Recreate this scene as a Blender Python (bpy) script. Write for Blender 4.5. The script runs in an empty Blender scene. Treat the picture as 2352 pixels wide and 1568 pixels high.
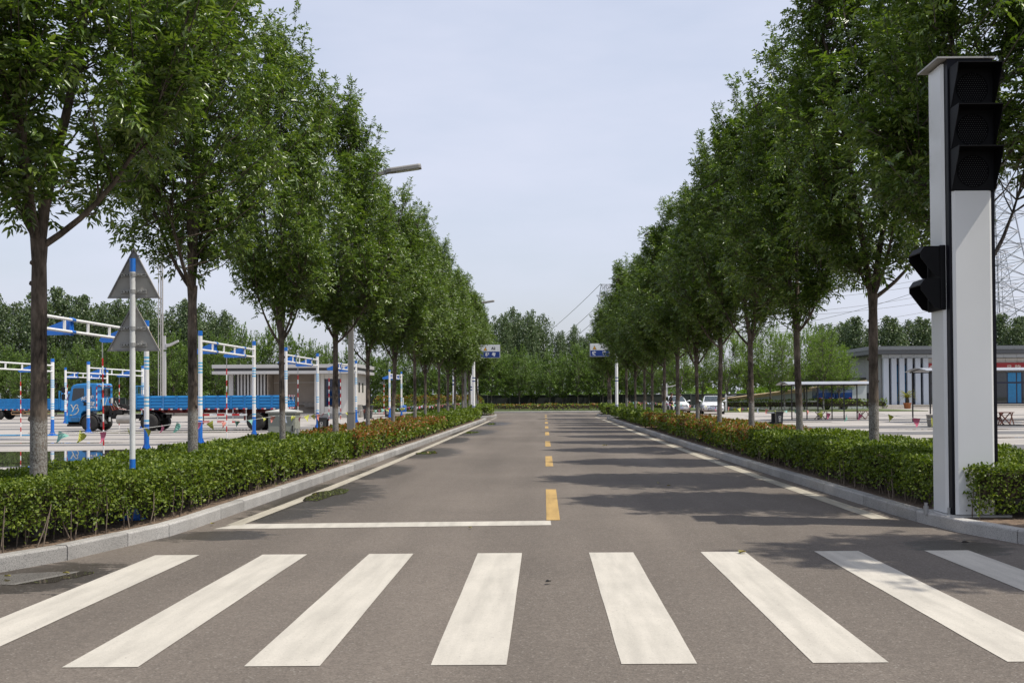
import bpy, bmesh, math, random
import numpy as np
from mathutils import Vector, Matrix, Quaternion

random.seed(7)
rng = np.random.default_rng(7)
R = math.radians
SC = bpy.context.scene
COL = SC.collection

# ------------------------------------------------------------------ camera, sky, sun, exposure
CAM_H, FOC, VX, VY, ROLL, PITCH = 1.55, 2450.0, 1249.0, 911.0, R(0.35), R(1.0)
cd = bpy.data.cameras.new('camera')
cam = bpy.data.objects.new('camera', cd)
COL.objects.link(cam)
SC.camera = cam
cam.location = (0, 0, CAM_H)
cam.matrix_world = Matrix.Translation((0, 0, CAM_H)) @ Matrix.Rotation(R(90) + PITCH, 4, 'X') @ Matrix.Rotation(-ROLL, 4, 'Z')
cd.sensor_width = 36.0
cd.sensor_fit = 'HORIZONTAL'
cd.lens = 36.0 * FOC / 2352.0
cd.shift_x = (1176 - VX) / 2352.0
cd.shift_y = (VY - FOC * math.tan(PITCH) - 784) / 2352.0
cd.clip_start = 0.1
cd.clip_end = 3000

SUN_EL, SUN_AZ = R(62.5), R(107)          # azimuth from +Y (down the road) towards +X (right)
world = bpy.data.worlds.new('World')
SC.world = world
world.use_nodes = True
wn = world.node_tree.nodes
wl = world.node_tree.links
wn.clear()
w_out = wn.new('ShaderNodeOutputWorld')
w_bg = wn.new('ShaderNodeBackground')
w_sky = wn.new('ShaderNodeTexSky')
w_sky.sky_type = 'NISHITA'
w_sky.sun_disc = False
w_sky.sun_elevation = SUN_EL
w_sky.sun_rotation = SUN_AZ
w_sky.altitude = 0
w_sky.air_density = 1.3
w_sky.dust_density = 2.5
w_sky.ozone_density = 2.0
# thin high veil of cloud over the Nishita sky
w_tc = wn.new('ShaderNodeTexCoord')
w_map = wn.new('ShaderNodeMapping')
w_map.inputs['Scale'].default_value = (1.0, 1.0, 3.2)
w_noise = wn.new('ShaderNodeTexNoise')
w_noise.inputs['Scale'].default_value = 2.2
w_noise.inputs['Detail'].default_value = 5
w_noise.inputs['Roughness'].default_value = 0.55
w_ramp = wn.new('ShaderNodeMapRange')
w_ramp.inputs['From Min'].default_value = 0.38
w_ramp.inputs['From Max'].default_value = 0.72
w_ramp.inputs['To Min'].default_value = 0.60
w_ramp.inputs['To Max'].default_value = 0.93
w_mix = wn.new('ShaderNodeMix')
w_mix.data_type = 'RGBA'
VEIL = (5.2, 5.45, 6.5, 1)
w_mix.inputs['B'].default_value = VEIL
wl.new(w_tc.outputs['Generated'], w_map.inputs['Vector'])
wl.new(w_map.outputs['Vector'], w_noise.inputs['Vector'])
wl.new(w_noise.outputs['Fac'], w_ramp.inputs['Value'])
wl.new(w_ramp.outputs['Result'], w_mix.inputs['Factor'])
wl.new(w_sky.outputs['Color'], w_mix.inputs['A'])
wl.new(w_mix.outputs['Result'], w_bg.inputs['Color'])
w_bg.inputs['Strength'].default_value = 0.14
wl.new(w_bg.outputs['Background'], w_out.inputs['Surface'])

sd = bpy.data.lights.new('sun', 'SUN')
sd.energy = 4.6
sd.angle = R(0.55)
sd.color = (1.0, 0.94, 0.84)
sun = bpy.data.objects.new('sun', sd)
COL.objects.link(sun)
to_sun = Vector((math.sin(SUN_AZ) * math.cos(SUN_EL), math.cos(SUN_AZ) * math.cos(SUN_EL), math.sin(SUN_EL)))
sun.rotation_euler = to_sun.to_track_quat('Z', 'Y').to_euler()
sun.location = to_sun * 60

SC.view_settings.view_transform = 'Standard'
SC.view_settings.look = 'None'
SC.view_settings.exposure = 0.06
SC.view_settings.gamma = 1.0
SC.view_settings.use_curve_mapping = False
SC.render.engine = 'CYCLES'
SC.cycles.max_bounces = 8
SC.cycles.transparent_max_bounces = 8
SC.cycles.transmission_bounces = 6
SC.cycles.use_denoising = True

# ------------------------------------------------------------------ pixel <-> place helpers (display pixels of the photograph, 2352 wide)
CR, SR = math.cos(ROLL), math.sin(ROLL)
def un(xd, yd):
    dx, dy = xd - VX, yd - VY
    return dx * CR - dy * SR, dx * SR + dy * CR
def gp(xd, yd, z=0.0):
    tx, ty = un(xd, yd)
    Y = FOC * (CAM_H - z) / ty
    return Vector((tx * Y / FOC, Y, z))
def at(xd, yd, Y):
    tx, ty = un(xd, yd)
    return Vector((tx * Y / FOC, Y, CAM_H - ty * Y / FOC))
def xat(xd, Y, z=0.0):
    ty = FOC * (CAM_H - z) / Y
    tx = (xd - VX - ty * SR) / CR
    return tx * Y / FOC
def zat(yd, X, Y):
    tx = X * FOC / Y
    return CAM_H - (yd - VY + tx * SR) / CR * Y / FOC

# ------------------------------------------------------------------ materials
MATS = {}
def newmat(name):
    m = bpy.data.materials.new(name)
    m.use_nodes = True
    m.node_tree.nodes.clear()
    return m, m.node_tree.nodes, m.node_tree.links
def mat(name, col, rough=0.6, metal=0.0, vary=0.10, scale=6.0, bump=0.0, spec=0.5, bscale=None, coat=0.0):
    """plain surface with soft blotches of wear and, if asked, a fine relief"""
    if name in MATS: return MATS[name]
    m, n, l = newmat(name)
    out = n.new('ShaderNodeOutputMaterial'); p = n.new('ShaderNodeBsdfPrincipled')
    l.new(p.outputs[0], out.inputs[0])
    p.inputs['Roughness'].default_value = rough
    p.inputs['Metallic'].default_value = metal
    p.inputs['Specular IOR Level'].default_value = spec
    p.inputs['Coat Weight'].default_value = coat
    tc = n.new('ShaderNodeTexCoord')
    no = n.new('ShaderNodeTexNoise'); no.inputs['Scale'].default_value = scale; no.inputs['Detail'].default_value = 6
    l.new(tc.outputs['Object'], no.inputs['Vector'])
    mp = n.new('ShaderNodeMapRange')
    mp.inputs['From Min'].default_value = 0.3; mp.inputs['From Max'].default_value = 0.7
    mp.inputs['To Min'].default_value = 1 - vary; mp.inputs['To Max'].default_value = 1 + vary
    l.new(no.outputs['Fac'], mp.inputs['Value'])
    mx = n.new('ShaderNodeVectorMath'); mx.operation = 'SCALE'
    mx.inputs[0].default_value = col[:3]
    l.new(mp.outputs[0], mx.inputs['Scale'])
    l.new(mx.outputs[0], p.inputs['Base Color'])
    if bump:
        nb = n.new('ShaderNodeTexNoise'); nb.inputs['Scale'].default_value = bscale or scale * 8; nb.inputs['Detail'].default_value = 4
        l.new(tc.outputs['Object'], nb.inputs['Vector'])
        b = n.new('ShaderNodeBump'); b.inputs['Strength'].default_value = bump; b.inputs['Distance'].default_value = 0.02
        l.new(nb.outputs['Fac'], b.inputs['Height']); l.new(b.outputs[0], p.inputs['Normal'])
    MATS[name] = m
    return m
def leafmat(name, c0, c1, c2, trans=0.35, rough=0.42, spec=0.4):
    """leaf: colour differs leaf by leaf, some light passes through"""
    if name in MATS: return MATS[name]
    m, n, l = newmat(name)
    out = n.new('ShaderNodeOutputMaterial'); p = n.new('ShaderNodeBsdfPrincipled'); t = n.new('ShaderNodeBsdfTranslucent')
    mixs = n.new('ShaderNodeMixShader'); mixs.inputs[0].default_value = trans
    g = n.new('ShaderNodeNewGeometry')
    cr = n.new('ShaderNodeValToRGB')
    cr.color_ramp.elements[0].color = (*c0, 1); cr.color_ramp.elements[1].color = (*c2, 1)
    e = cr.color_ramp.elements.new(0.55); e.color = (*c1, 1)
    l.new(g.outputs['Random Per Island'], cr.inputs[0])
    l.new(cr.outputs[0], p.inputs['Base Color'])
    hs = n.new('ShaderNodeVectorMath'); hs.operation = 'MULTIPLY'; hs.inputs[1].default_value = (1.35, 1.4, 0.5)
    l.new(cr.outputs[0], hs.inputs[0]); l.new(hs.outputs[0], t.inputs['Color'])
    p.inputs['Roughness'].default_value = rough; p.inputs['Specular IOR Level'].default_value = spec
    l.new(p.outputs[0], mixs.inputs[1]); l.new(t.outputs[0], mixs.inputs[2]); l.new(mixs.outputs[0], out.inputs[0])
    MATS[name] = m
    return m
def barkmat(name, dark, light, white=None, zlim=1.3):
    if name in MATS: return MATS[name]
    m, n, l = newmat(name)
    out = n.new('ShaderNodeOutputMaterial'); p = n.new('ShaderNodeBsdfPrincipled'); l.new(p.outputs[0], out.inputs[0])
    p.inputs['Roughness'].default_value = 0.9; p.inputs['Specular IOR Level'].default_value = 0.15
    tc = n.new('ShaderNodeTexCoord')
    mp = n.new('ShaderNodeMapping'); mp.inputs['Scale'].default_value = (1, 1, 0.22)
    l.new(tc.outputs['Object'], mp.inputs[0])
    no = n.new('ShaderNodeTexNoise'); no.inputs['Scale'].default_value = 30; no.inputs['Detail'].default_value = 8; no.inputs['Roughness'].default_value = 0.65
    l.new(mp.outputs[0], no.inputs[0])
    big = n.new('ShaderNodeTexNoise'); big.inputs['Scale'].default_value = 3.5; big.inputs['Detail'].default_value = 4
    l.new(tc.outputs['Object'], big.inputs[0])
    ad = n.new('ShaderNodeMath'); ad.operation = 'ADD'; l.new(no.outputs[0], ad.inputs[0]); l.new(big.outputs[0], ad.inputs[1])
    cr = n.new('ShaderNodeValToRGB')
    cr.color_ramp.elements[0].position = 0.36; cr.color_ramp.elements[1].position = 0.64
    cr.color_ramp.elements[0].color = (*dark, 1); cr.color_ramp.elements[1].color = (*light, 1)
    hf = n.new('ShaderNodeMath'); hf.operation = 'MULTIPLY'; hf.inputs[1].default_value = 0.5
    l.new(ad.outputs[0], hf.inputs[0]); l.new(hf.outputs[0], cr.inputs[0])
    src = cr.outputs[0]
    if white:
        sx = n.new('ShaderNodeSeparateXYZ'); l.new(tc.outputs['Object'], sx.inputs[0])
        fine = n.new('ShaderNodeTexNoise'); fine.inputs['Scale'].default_value = 55; fine.inputs['Detail'].default_value = 4; fine.inputs['Roughness'].default_value = 0.7
        l.new(tc.outputs['Object'], fine.inputs[0])
        a = n.new('ShaderNodeMath'); a.operation = 'MULTIPLY_ADD'; a.inputs[1].default_value = 0.35; l.new(big.outputs[0], a.inputs[0]); l.new(sx.outputs['Z'], a.inputs[2])
        gt = n.new('ShaderNodeMapRange'); gt.inputs['From Min'].default_value = zlim + 0.2; gt.inputs['From Max'].default_value = zlim + 0.1
        l.new(a.outputs[0], gt.inputs[0])
        pt = n.new('ShaderNodeMapRange'); pt.inputs['From Min'].default_value = 0.42; pt.inputs['From Max'].default_value = 0.56
        pt.inputs['To Min'].default_value = 0.12
        l.new(fine.outputs[0], pt.inputs[0])
        mu = n.new('ShaderNodeMath'); mu.operation = 'MULTIPLY'; l.new(gt.outputs[0], mu.inputs[0]); l.new(pt.outputs[0], mu.inputs[1])
        mx = n.new('ShaderNodeMix'); mx.data_type = 'RGBA'; mx.inputs['B'].default_value = (*white, 1)
        l.new(mu.outputs[0], mx.inputs['Factor']); l.new(src, mx.inputs['A']); src = mx.outputs['Result']
    l.new(src, p.inputs['Base Color'])
    b = n.new('ShaderNodeBump'); b.inputs['Strength'].default_value = 0.7; b.inputs['Distance'].default_value = 0.02
    l.new(ad.outputs[0], b.inputs['Height']); l.new(b.outputs[0], p.inputs['Normal'])
    MATS[name] = m
    return m
def glassmat(name, tint, rough=0.03):
    """dark window glass seen from outside: mirrors its surroundings, nothing of the room shows"""
    if name in MATS: return MATS[name]
    m, n, l = newmat(name)
    out = n.new('ShaderNodeOutputMaterial'); p = n.new('ShaderNodeBsdfPrincipled'); l.new(p.outputs[0], out.inputs[0])
    p.inputs['Base Color'].default_value = (*tint, 1); p.inputs['Roughness'].default_value = rough
    p.inputs['Specular IOR Level'].default_value = 0.8; p.inputs['IOR'].default_value = 1.52
    MATS[name] = m
    return m

# ------------------------------------------------------------------ mesh building
class MB:
    """collects shapes, then becomes one mesh"""
    def __init__(s): s.v = []; s.f = []; s.m = []; s.sm = []
    def face(s, pts, mi=0):
        b = len(s.v); s.v += [tuple(p) for p in pts]; s.f.append(tuple(range(b, b + len(pts)))); s.m.append(mi); s.sm.append(False); return s
    def box(s, x0, x1, y0, y1, z0, z1, mi=0, M=None):
        if x0 > x1: x0, x1 = x1, x0
        if y0 > y1: y0, y1 = y1, y0
        if z0 > z1: z0, z1 = z1, z0
        b = len(s.v)
        pts = [Vector(p) for p in ((x0,y0,z0),(x1,y0,z0),(x1,y1,z0),(x0,y1,z0),(x0,y0,z1),(x1,y0,z1),(x1,y1,z1),(x0,y1,z1))]
        if M: pts = [M @ p for p in pts]
        s.v += [tuple(p) for p in pts]
        for f in ((0,3,2,1),(4,5,6,7),(0,1,5,4),(1,2,6,5),(2,3,7,6),(3,0,4,7)):
            s.f.append(tuple(b + i for i in f)); s.m.append(mi); s.sm.append(False)
        return s
    def tube(s, pts, rad, seg=8, mi=0, caps=True, smooth=True):
        pts = [Vector(p) for p in pts]
        if not isinstance(rad, (list, tuple)): rad = [rad] * len(pts)
        b = len(s.v)
        t = (pts[1] - pts[0]).normalized()
        a = t.orthogonal().normalized()
        if abs(t.z) > 0.99: a = Vector((1, 0, 0))
        for i, p in enumerate(pts):
            if i == 0: tt = pts[1] - pts[0]
            elif i == len(pts) - 1: tt = pts[-1] - pts[-2]
            else: tt = pts[i + 1] - pts[i - 1]
            tt.normalize()
            a = (a - tt * a.dot(tt)).normalized()
            c = tt.cross(a)
            for k in range(seg):
                q = p + (a * math.cos(2 * math.pi * k / seg) + c * math.sin(2 * math.pi * k / seg)) * rad[i]
                s.v.append(tuple(q))
        for i in range(len(pts) - 1):
            for k in range(seg):
                k2 = (k + 1) % seg
                s.f.append((b + i * seg + k, b + i * seg + k2, b + (i + 1) * seg + k2, b + (i + 1) * seg + k)); s.m.append(mi); s.sm.append(smooth)
        if caps:
            e = b + (len(pts) - 1) * seg
            s.face([s.v[b + k] for k in reversed(range(seg))], mi); s.face([s.v[e + k] for k in range(seg)], mi)
        return s
    def lathe(s, prof, seg=20, mi=0, M=None, smooth=True):
        """profile of (radius, z) turned round z"""
        b = len(s.v)
        for r, z in prof:
            for k in range(seg):
                p = Vector((r * math.cos(2 * math.pi * k / seg), r * math.sin(2 * math.pi * k / seg), z))
                if M: p = M @ p
                s.v.append(tuple(p))
        for i in range(len(prof) - 1):
            for k in range(seg):
                k2 = (k + 1) % seg
                s.f.append((b + i * seg + k, b + i * seg + k2, b + (i + 1) * seg + k2, b + (i + 1) * seg + k)); s.m.append(mi); s.sm.append(smooth)
        e = b + (len(prof) - 1) * seg
        s.face([s.v[b + k] for k in reversed(range(seg))], mi); s.face([s.v[e + k] for k in range(seg)], mi)
        return s
    def prism(s, poly, y0, y1, mi=0, axis='y', M=None):
        """closed outline of (u, w) pushed from y0 to y1: axis y -> (u, y, w), x -> (y, u, w), z -> (u, w, y)"""
        b = len(s.v); n = len(poly)
        ar = sum(poly[i][0] * poly[(i + 1) % n][1] - poly[(i + 1) % n][0] * poly[i][1] for i in range(n))
        if ar < 0: poly = poly[::-1]
        for t in (y0, y1):
            for u, w in poly:
                p = {'y': (u, t, w), 'x': (t, u, w), 'z': (u, w, t)}[axis]
                p = Vector(p)
                if M: p = M @ p
                s.v.append(tuple(p))
        flip = (axis == 'y') != (y1 < y0)
        def add(f):
            s.f.append(tuple(reversed(f)) if flip else tuple(f)); s.m.append(mi); s.sm.append(False)
        add([b + i for i in reversed(range(n))]); add([b + n + i for i in range(n)])
        for i in range(n):
            j = (i + 1) % n
            add([b + i, b + j, b + n + j, b + n + i])
        return s
    def loft(s, rings, mi=0, smooth=True, caps=True, closed=True):
        b = len(s.v); n = len(rings[0])
        for r in rings: s.v += [tuple(p) for p in r]
        for i in range(len(rings) - 1):
            for k in range(n if closed else n - 1):
                k2 = (k + 1) % n
                s.f.append((b + i * n + k, b + i * n + k2, b + (i + 1) * n + k2, b + (i + 1) * n + k)); s.m.append(mi); s.sm.append(smooth)
        if caps and closed:
            s.f.append(tuple(b + k for k in reversed(range(n)))); s.m.append(mi); s.sm.append(False)
            e = b + (len(rings) - 1) * n
            s.f.append(tuple(e + k for k in range(n))); s.m.append(mi); s.sm.append(False)
        return s
    def mesh(s, name):
        me = bpy.data.meshes.new(name)
        me.from_pydata(s.v, [], s.f)
        me.polygons.foreach_set('material_index', s.m)
        me.polygons.foreach_set('use_smooth', s.sm)
        me.update()
        return me
def obj(name, mb, mats, parent=None, loc=None, rot=None, bevel=0, kind=None):
    me = mb.mesh(name) if isinstance(mb, MB) else mb
    if not isinstance(mats, (list, tuple)): mats = [mats]
    if not me.materials:
        for m in mats: me.materials.append(m)
    o = bpy.data.objects.new(name, me)
    COL.objects.link(o)
    if parent: o.parent = parent
    if loc is not None: o.location = loc
    if rot is not None: o.rotation_euler = rot
    if bevel:
        bm = bmesh.new(); bm.from_mesh(me)
        bmesh.ops.remove_doubles(bm, verts=bm.verts, dist=1e-5)
        ed = [e for e in bm.edges if len(e.link_faces) == 2 and e.calc_face_angle(0) > 0.5]
        bmesh.ops.bevel(bm, geom=ed, offset=bevel, segments=2, profile=0.5, affect='EDGES', clamp_overlap=True)
        bm.to_mesh(me); bm.free()
    if kind: o['kind'] = kind
    return o
def tag(o, label, cat, group=None):
    o['label'] = label; o['category'] = cat
    if group: o['group'] = group
    return o
def empty(name, loc=(0, 0, 0), rotz=0.0, label=None, cat=None, group=None, scale=None):
    o = bpy.data.objects.new(name, None)
    COL.objects.link(o)
    o.empty_display_size = 0.3
    o.location = loc; o.rotation_euler = (0, 0, rotz)
    if scale: o.scale = (scale,) * 3
    if label: tag(o, label, cat, group)
    return o
def copy_tree(o, parent=None, loc=None, rotz=None, label=None):
    c = o.copy(); COL.objects.link(c)
    if parent: c.parent = parent
    if loc is not None: c.location = loc
    if rotz is not None: c.rotation_euler = (0, 0, rotz)
    if label: c['label'] = label
    for ch in list(o.children): copy_tree(ch, c)
    return c
def structure(name, mb, mats, parent=None):
    o = obj(name, mb, mats, parent)
    if not parent: o['kind'] = 'structure'
    return o
def fast_mesh(name, verts, faces, mi=None):
    """numpy arrays: verts (n,3), faces (m,k)"""
    me = bpy.data.meshes.new(name)
    nv, nf, k = len(verts), len(faces), faces.shape[1]
    me.vertices.add(nv); me.vertices.foreach_set('co', np.ascontiguousarray(verts, dtype=np.float32).ravel())
    me.loops.add(nf * k); me.loops.foreach_set('vertex_index', np.ascontiguousarray(faces, dtype=np.int32).ravel())
    me.polygons.add(nf); me.polygons.foreach_set('loop_start', np.arange(0, nf * k, k, dtype=np.int32))
    if mi is not None: me.polygons.foreach_set('material_index', np.ascontiguousarray(mi, dtype=np.int32))
    me.update(calc_edges=True)
    return me
def unit(a): return a / np.maximum(np.linalg.norm(a, axis=1, keepdims=True), 1e-9)
def leaves(P, D, N, L, W, fold=0.18, broad=False):
    """leaf blades, two quads each: base, right 1, right 2, tip, left 2, left 1"""
    n = len(P); D = unit(D); S = unit(np.cross(D, N)); N = np.cross(S, D)
    L = np.broadcast_to(np.asarray(L), (n,))[:, None]; W = np.broadcast_to(np.asarray(W), (n,))[:, None]
    a, b = (0.35, 0.75) if broad else (0.28, 0.62)
    wa, wb = (0.42, 0.5) if broad else (0.5, 0.36)
    up = N * W * fold
    base, tip = P, P + D * L - N * L * 0.10
    r1 = P + D * L * a + S * W * wa + up; l1 = P + D * L * a - S * W * wa + up
    r2 = P + D * L * b + S * W * wb + up * 0.7; l2 = P + D * L * b - S * W * wb + up * 0.7
    V = np.stack([base, r1, r2, tip, l2, l1], 1).reshape(-1, 3)
    i = (np.arange(n) * 6)[:, None]
    F = np.concatenate([i + np.array([[0, 1, 2, 3]]), i + np.array([[0, 3, 4, 5]])], 1).reshape(-1, 4)
    return V, F
def leaves4(P, D, N, L, W):
    n = len(P); D = unit(D); S = unit(np.cross(D, N)); N = np.cross(S, D)
    L = np.broadcast_to(np.asarray(L), (n,))[:, None]; W = np.broadcast_to(np.asarray(W), (n,))[:, None]
    V = np.stack([P, P + D * L * 0.45 + S * W * 0.5 + N * W * 0.12, P + D * L, P + D * L * 0.45 - S * W * 0.5 + N * W * 0.12], 1).reshape(-1, 3)
    return V, (np.arange(n) * 4)[:, None] + np.array([[0, 1, 2, 3]])
def text_mesh(body, size, mb_name='lettering', extr=0.0, align='CENTER', bold=0.0, shear=0.0, sx=1.0):
    c = bpy.data.curves.new(mb_name, 'FONT'); c.body = body; c.size = size; c.extrude = extr; c.align_x = align; c.align_y = 'CENTER'
    c.offset = bold; c.shear = shear; c.resolution_u = 2
    o = bpy.data.objects.new(mb_name, c); COL.objects.link(o)
    dg = bpy.context.evaluated_depsgraph_get()
    me = bpy.data.meshes.new_from_object(o.evaluated_get(dg))
    bpy.data.objects.remove(o); bpy.data.curves.remove(c)
    me.name = mb_name
    if sx != 1.0: me.transform(Matrix.Diagonal((sx, 1, 1, 1)))
    return me
def lettering(body, size, m, parent, loc, rot, name='lettering', **kw):
    return obj(name, text_mesh(body, size, **kw), m, parent, loc, rot)
def resample(pts, step):
    """smooth 2-D path (Catmull-Rom) at even steps -> list of Vector2-like (x, y)"""
    P = [Vector((p[0], p[1])) for p in pts]
    P = [P[0] * 2 - P[1]] + P + [P[-1] * 2 - P[-2]]
    fine = []
    for i in range(1, len(P) - 2):
        for k in range(40):
            t = k / 40
            p0, p1, p2, p3 = P[i - 1], P[i], P[i + 1], P[i + 2]
            fine.append(0.5 * ((2 * p1) + (p2 - p0) * t + (2 * p0 - 5 * p1 + 4 * p2 - p3) * t * t + (3 * p1 - p0 - 3 * p2 + p3) * t ** 3))
    fine.append(P[-2])
    cum = [0]
    for a, b in zip(fine, fine[1:]): cum.append(cum[-1] + (b - a).length)
    n = max(1, round(cum[-1] / step)); out = []; j = 0
    for k in range(n + 1):
        s = cum[-1] * k / n
        while j < len(cum) - 2 and cum[j + 1] < s: j += 1
        t = (s - cum[j]) / max(1e-9, cum[j + 1] - cum[j])
        out.append(fine[j].lerp(fine[j + 1], min(1, t)))
    return out
def offset(path, d):
    """path moved sideways by d (to its left when walking along it)"""
    out = []
    for i, p in enumerate(path):
        a = path[max(0, i - 1)]; b = path[min(len(path) - 1, i + 1)]
        t = (b - a).normalized()
        out.append(p + Vector((-t.y, t.x)) * d)
    return out
# ------------------------------------------------------------------ ground, road, markings
KL = resample([(-30, 7.35), (-16, 7.3), (-7.6, 7.5), (-6.3, 7.95), (-5.4, 8.7)] + [tuple(gp(*p)[:2]) for p in ((0, 1314), (103, 1296), (218, 1272), (385, 1230), (467, 1206), (853.6, 1066))] + [(-3.92, 45), (-3.86, 71.5)], 1.0)
KR = resample([(30, 6.4), (14, 6.5), (9.6, 6.9), (7.6, 7.7), (6.4, 8.8), (5.5, 10.05), (4.95, 11.0), (4.7, 11.7), (4.56, 12.8), (4.50, 14), (4.44, 19), (4.35, 26), (4.28, 40), (4.3, 73)], 1.0)
FAR0, FAR1 = 92.0, 104.0                    # the cross road at the far end
WET = [(-4.42, 9.35, 0.75, 0.85), (-3.6, 17.0, 0.95, 2.6), (-3.3, 30.0, 1.0, 3.0), (-3.25, 47, 1.1, 4.5), (-3.1, 62, 1.2, 5.0), (-3.75, 12.1, 0.7, 0.45), (-3.5, 14.2, 0.45, 0.9), (-3.4, 22.5, 0.55, 2.2), (-3.2, 38.5, 0.5, 3.0), (4.2, 10.9, 0.5, 0.6)]

def asphalt():
    m, n, l = newmat('asphalt')
    out = n.new('ShaderNodeOutputMaterial'); p = n.new('ShaderNodeBsdfPrincipled'); l.new(p.outputs[0], out.inputs[0])
    tc = n.new('ShaderNodeTexCoord'); co = tc.outputs['Object']
    def noise(sc, det=5, rough=0.55, vec=None):
        t = n.new('ShaderNodeTexNoise'); t.inputs['Scale'].default_value = sc; t.inputs['Detail'].default_value = det; t.inputs['Roughness'].default_value = rough
        l.new(vec or co, t.inputs[0]); return t.outputs['Fac']
    def rngm(v, a, b, c, d):
        t = n.new('ShaderNodeMapRange'); t.inputs[1].default_value = a; t.inputs[2].default_value = b; t.inputs[3].default_value = c; t.inputs[4].default_value = d
        l.new(v, t.inputs[0]); return t.outputs[0]
    def math_(op, a, b=None):
        t = n.new('ShaderNodeMath'); t.operation = op
        for i, x in enumerate((a, b)):
            if x is None: continue
            if isinstance(x, (int, float)): t.inputs[i].default_value = x
            else: l.new(x, t.inputs[i])
        return t.outputs[0]
    # stone chips in the binder
    vo = n.new('ShaderNodeTexVoronoi'); vo.inputs['Scale'].default_value = 85; l.new(co, vo.inputs['Vector'])
    chips = n.new('ShaderNodeSeparateColor'); l.new(vo.outputs['Color'], chips.inputs[0])
    chip = rngm(chips.outputs[0], 0.0, 1.0, 0.80, 1.20)
    bright = rngm(chips.outputs[1], 0.955, 0.985, 0.0, 1.0)
    # lengthwise wheel wear and broad patches
    mp = n.new('ShaderNodeMapping'); mp.inputs['Scale'].default_value = (1.0, 0.06, 1.0); l.new(co, mp.inputs[0])
    lanes = rngm(noise(0.9, 3, 0.5, mp.outputs[0]), 0.3, 0.7, 0.82, 1.15)
    patch = rngm(noise(0.22, 8, 0.62), 0.3, 0.7, 0.84, 1.15)
    fine = rngm(noise(14, 5, 0.7), 0.3, 0.7, 0.9, 1.1)
    k = math_('MULTIPLY', math_('MULTIPLY', math_('MULTIPLY', chip, lanes), patch), fine)
    base = n.new('ShaderNodeVectorMath'); base.operation = 'SCALE'; base.inputs[0].default_value = (0.130, 0.111, 0.094); l.new(k, base.inputs['Scale'])
    # damp places along the gutters
    sx = n.new('ShaderNodeSeparateXYZ'); l.new(co, sx.inputs[0])
    mpw = n.new('ShaderNodeMapping'); mpw.inputs['Scale'].default_value = (0.6, 1.7, 1.0); l.new(co, mpw.inputs[0])
    edge = math_('MULTIPLY', math_('SUBTRACT', noise(3.6, 8, 0.72, mpw.outputs[0]), 0.5), 2.6)
    d = None
    for cx, cy, rx, ry in WET:
        a = math_('DIVIDE', math_('SUBTRACT', sx.outputs['X'], cx), rx); b = math_('DIVIDE', math_('SUBTRACT', sx.outputs['Y'], cy), ry)
        q = math_('SQRT', math_('ADD', math_('MULTIPLY', a, a), math_('MULTIPLY', b, b)))
        d = q if d is None else math_('MINIMUM', d, q)
    wet = rngm(math_('ADD', d, edge), 1.02, 0.9, 0.0, 1.0)
    mx = n.new('ShaderNodeMix'); mx.data_type = 'RGBA'; mx.blend_type = 'MULTIPLY'; mx.inputs['B'].default_value = (0.34, 0.33, 0.32, 1)
    l.new(wet, mx.inputs['Factor']); l.new(base.outputs[0], mx.inputs['A'])
    m2 = n.new('ShaderNodeMix'); m2.data_type = 'RGBA'; m2.inputs['B'].default_value = (0.26, 0.24, 0.21, 1)
    l.new(math_('MULTIPLY', bright, 0.5), m2.inputs['Factor']); l.new(mx.outputs['Result'], m2.inputs['A'])
    l.new(m2.outputs['Result'], p.inputs['Base Color'])
    l.new(rngm(wet, 0, 1, 0.88, 0.42), p.inputs['Roughness'])
    p.inputs['Specular IOR Level'].default_value = 0.25
    bu = n.new('ShaderNodeBump'); bu.inputs['Strength'].default_value = 0.35; bu.inputs['Distance'].default_value = 0.006
    l.new(vo.outputs['Distance'], bu.inputs['Height']); l.new(bu.outputs[0], p.inputs['Normal'])
    return m
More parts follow.
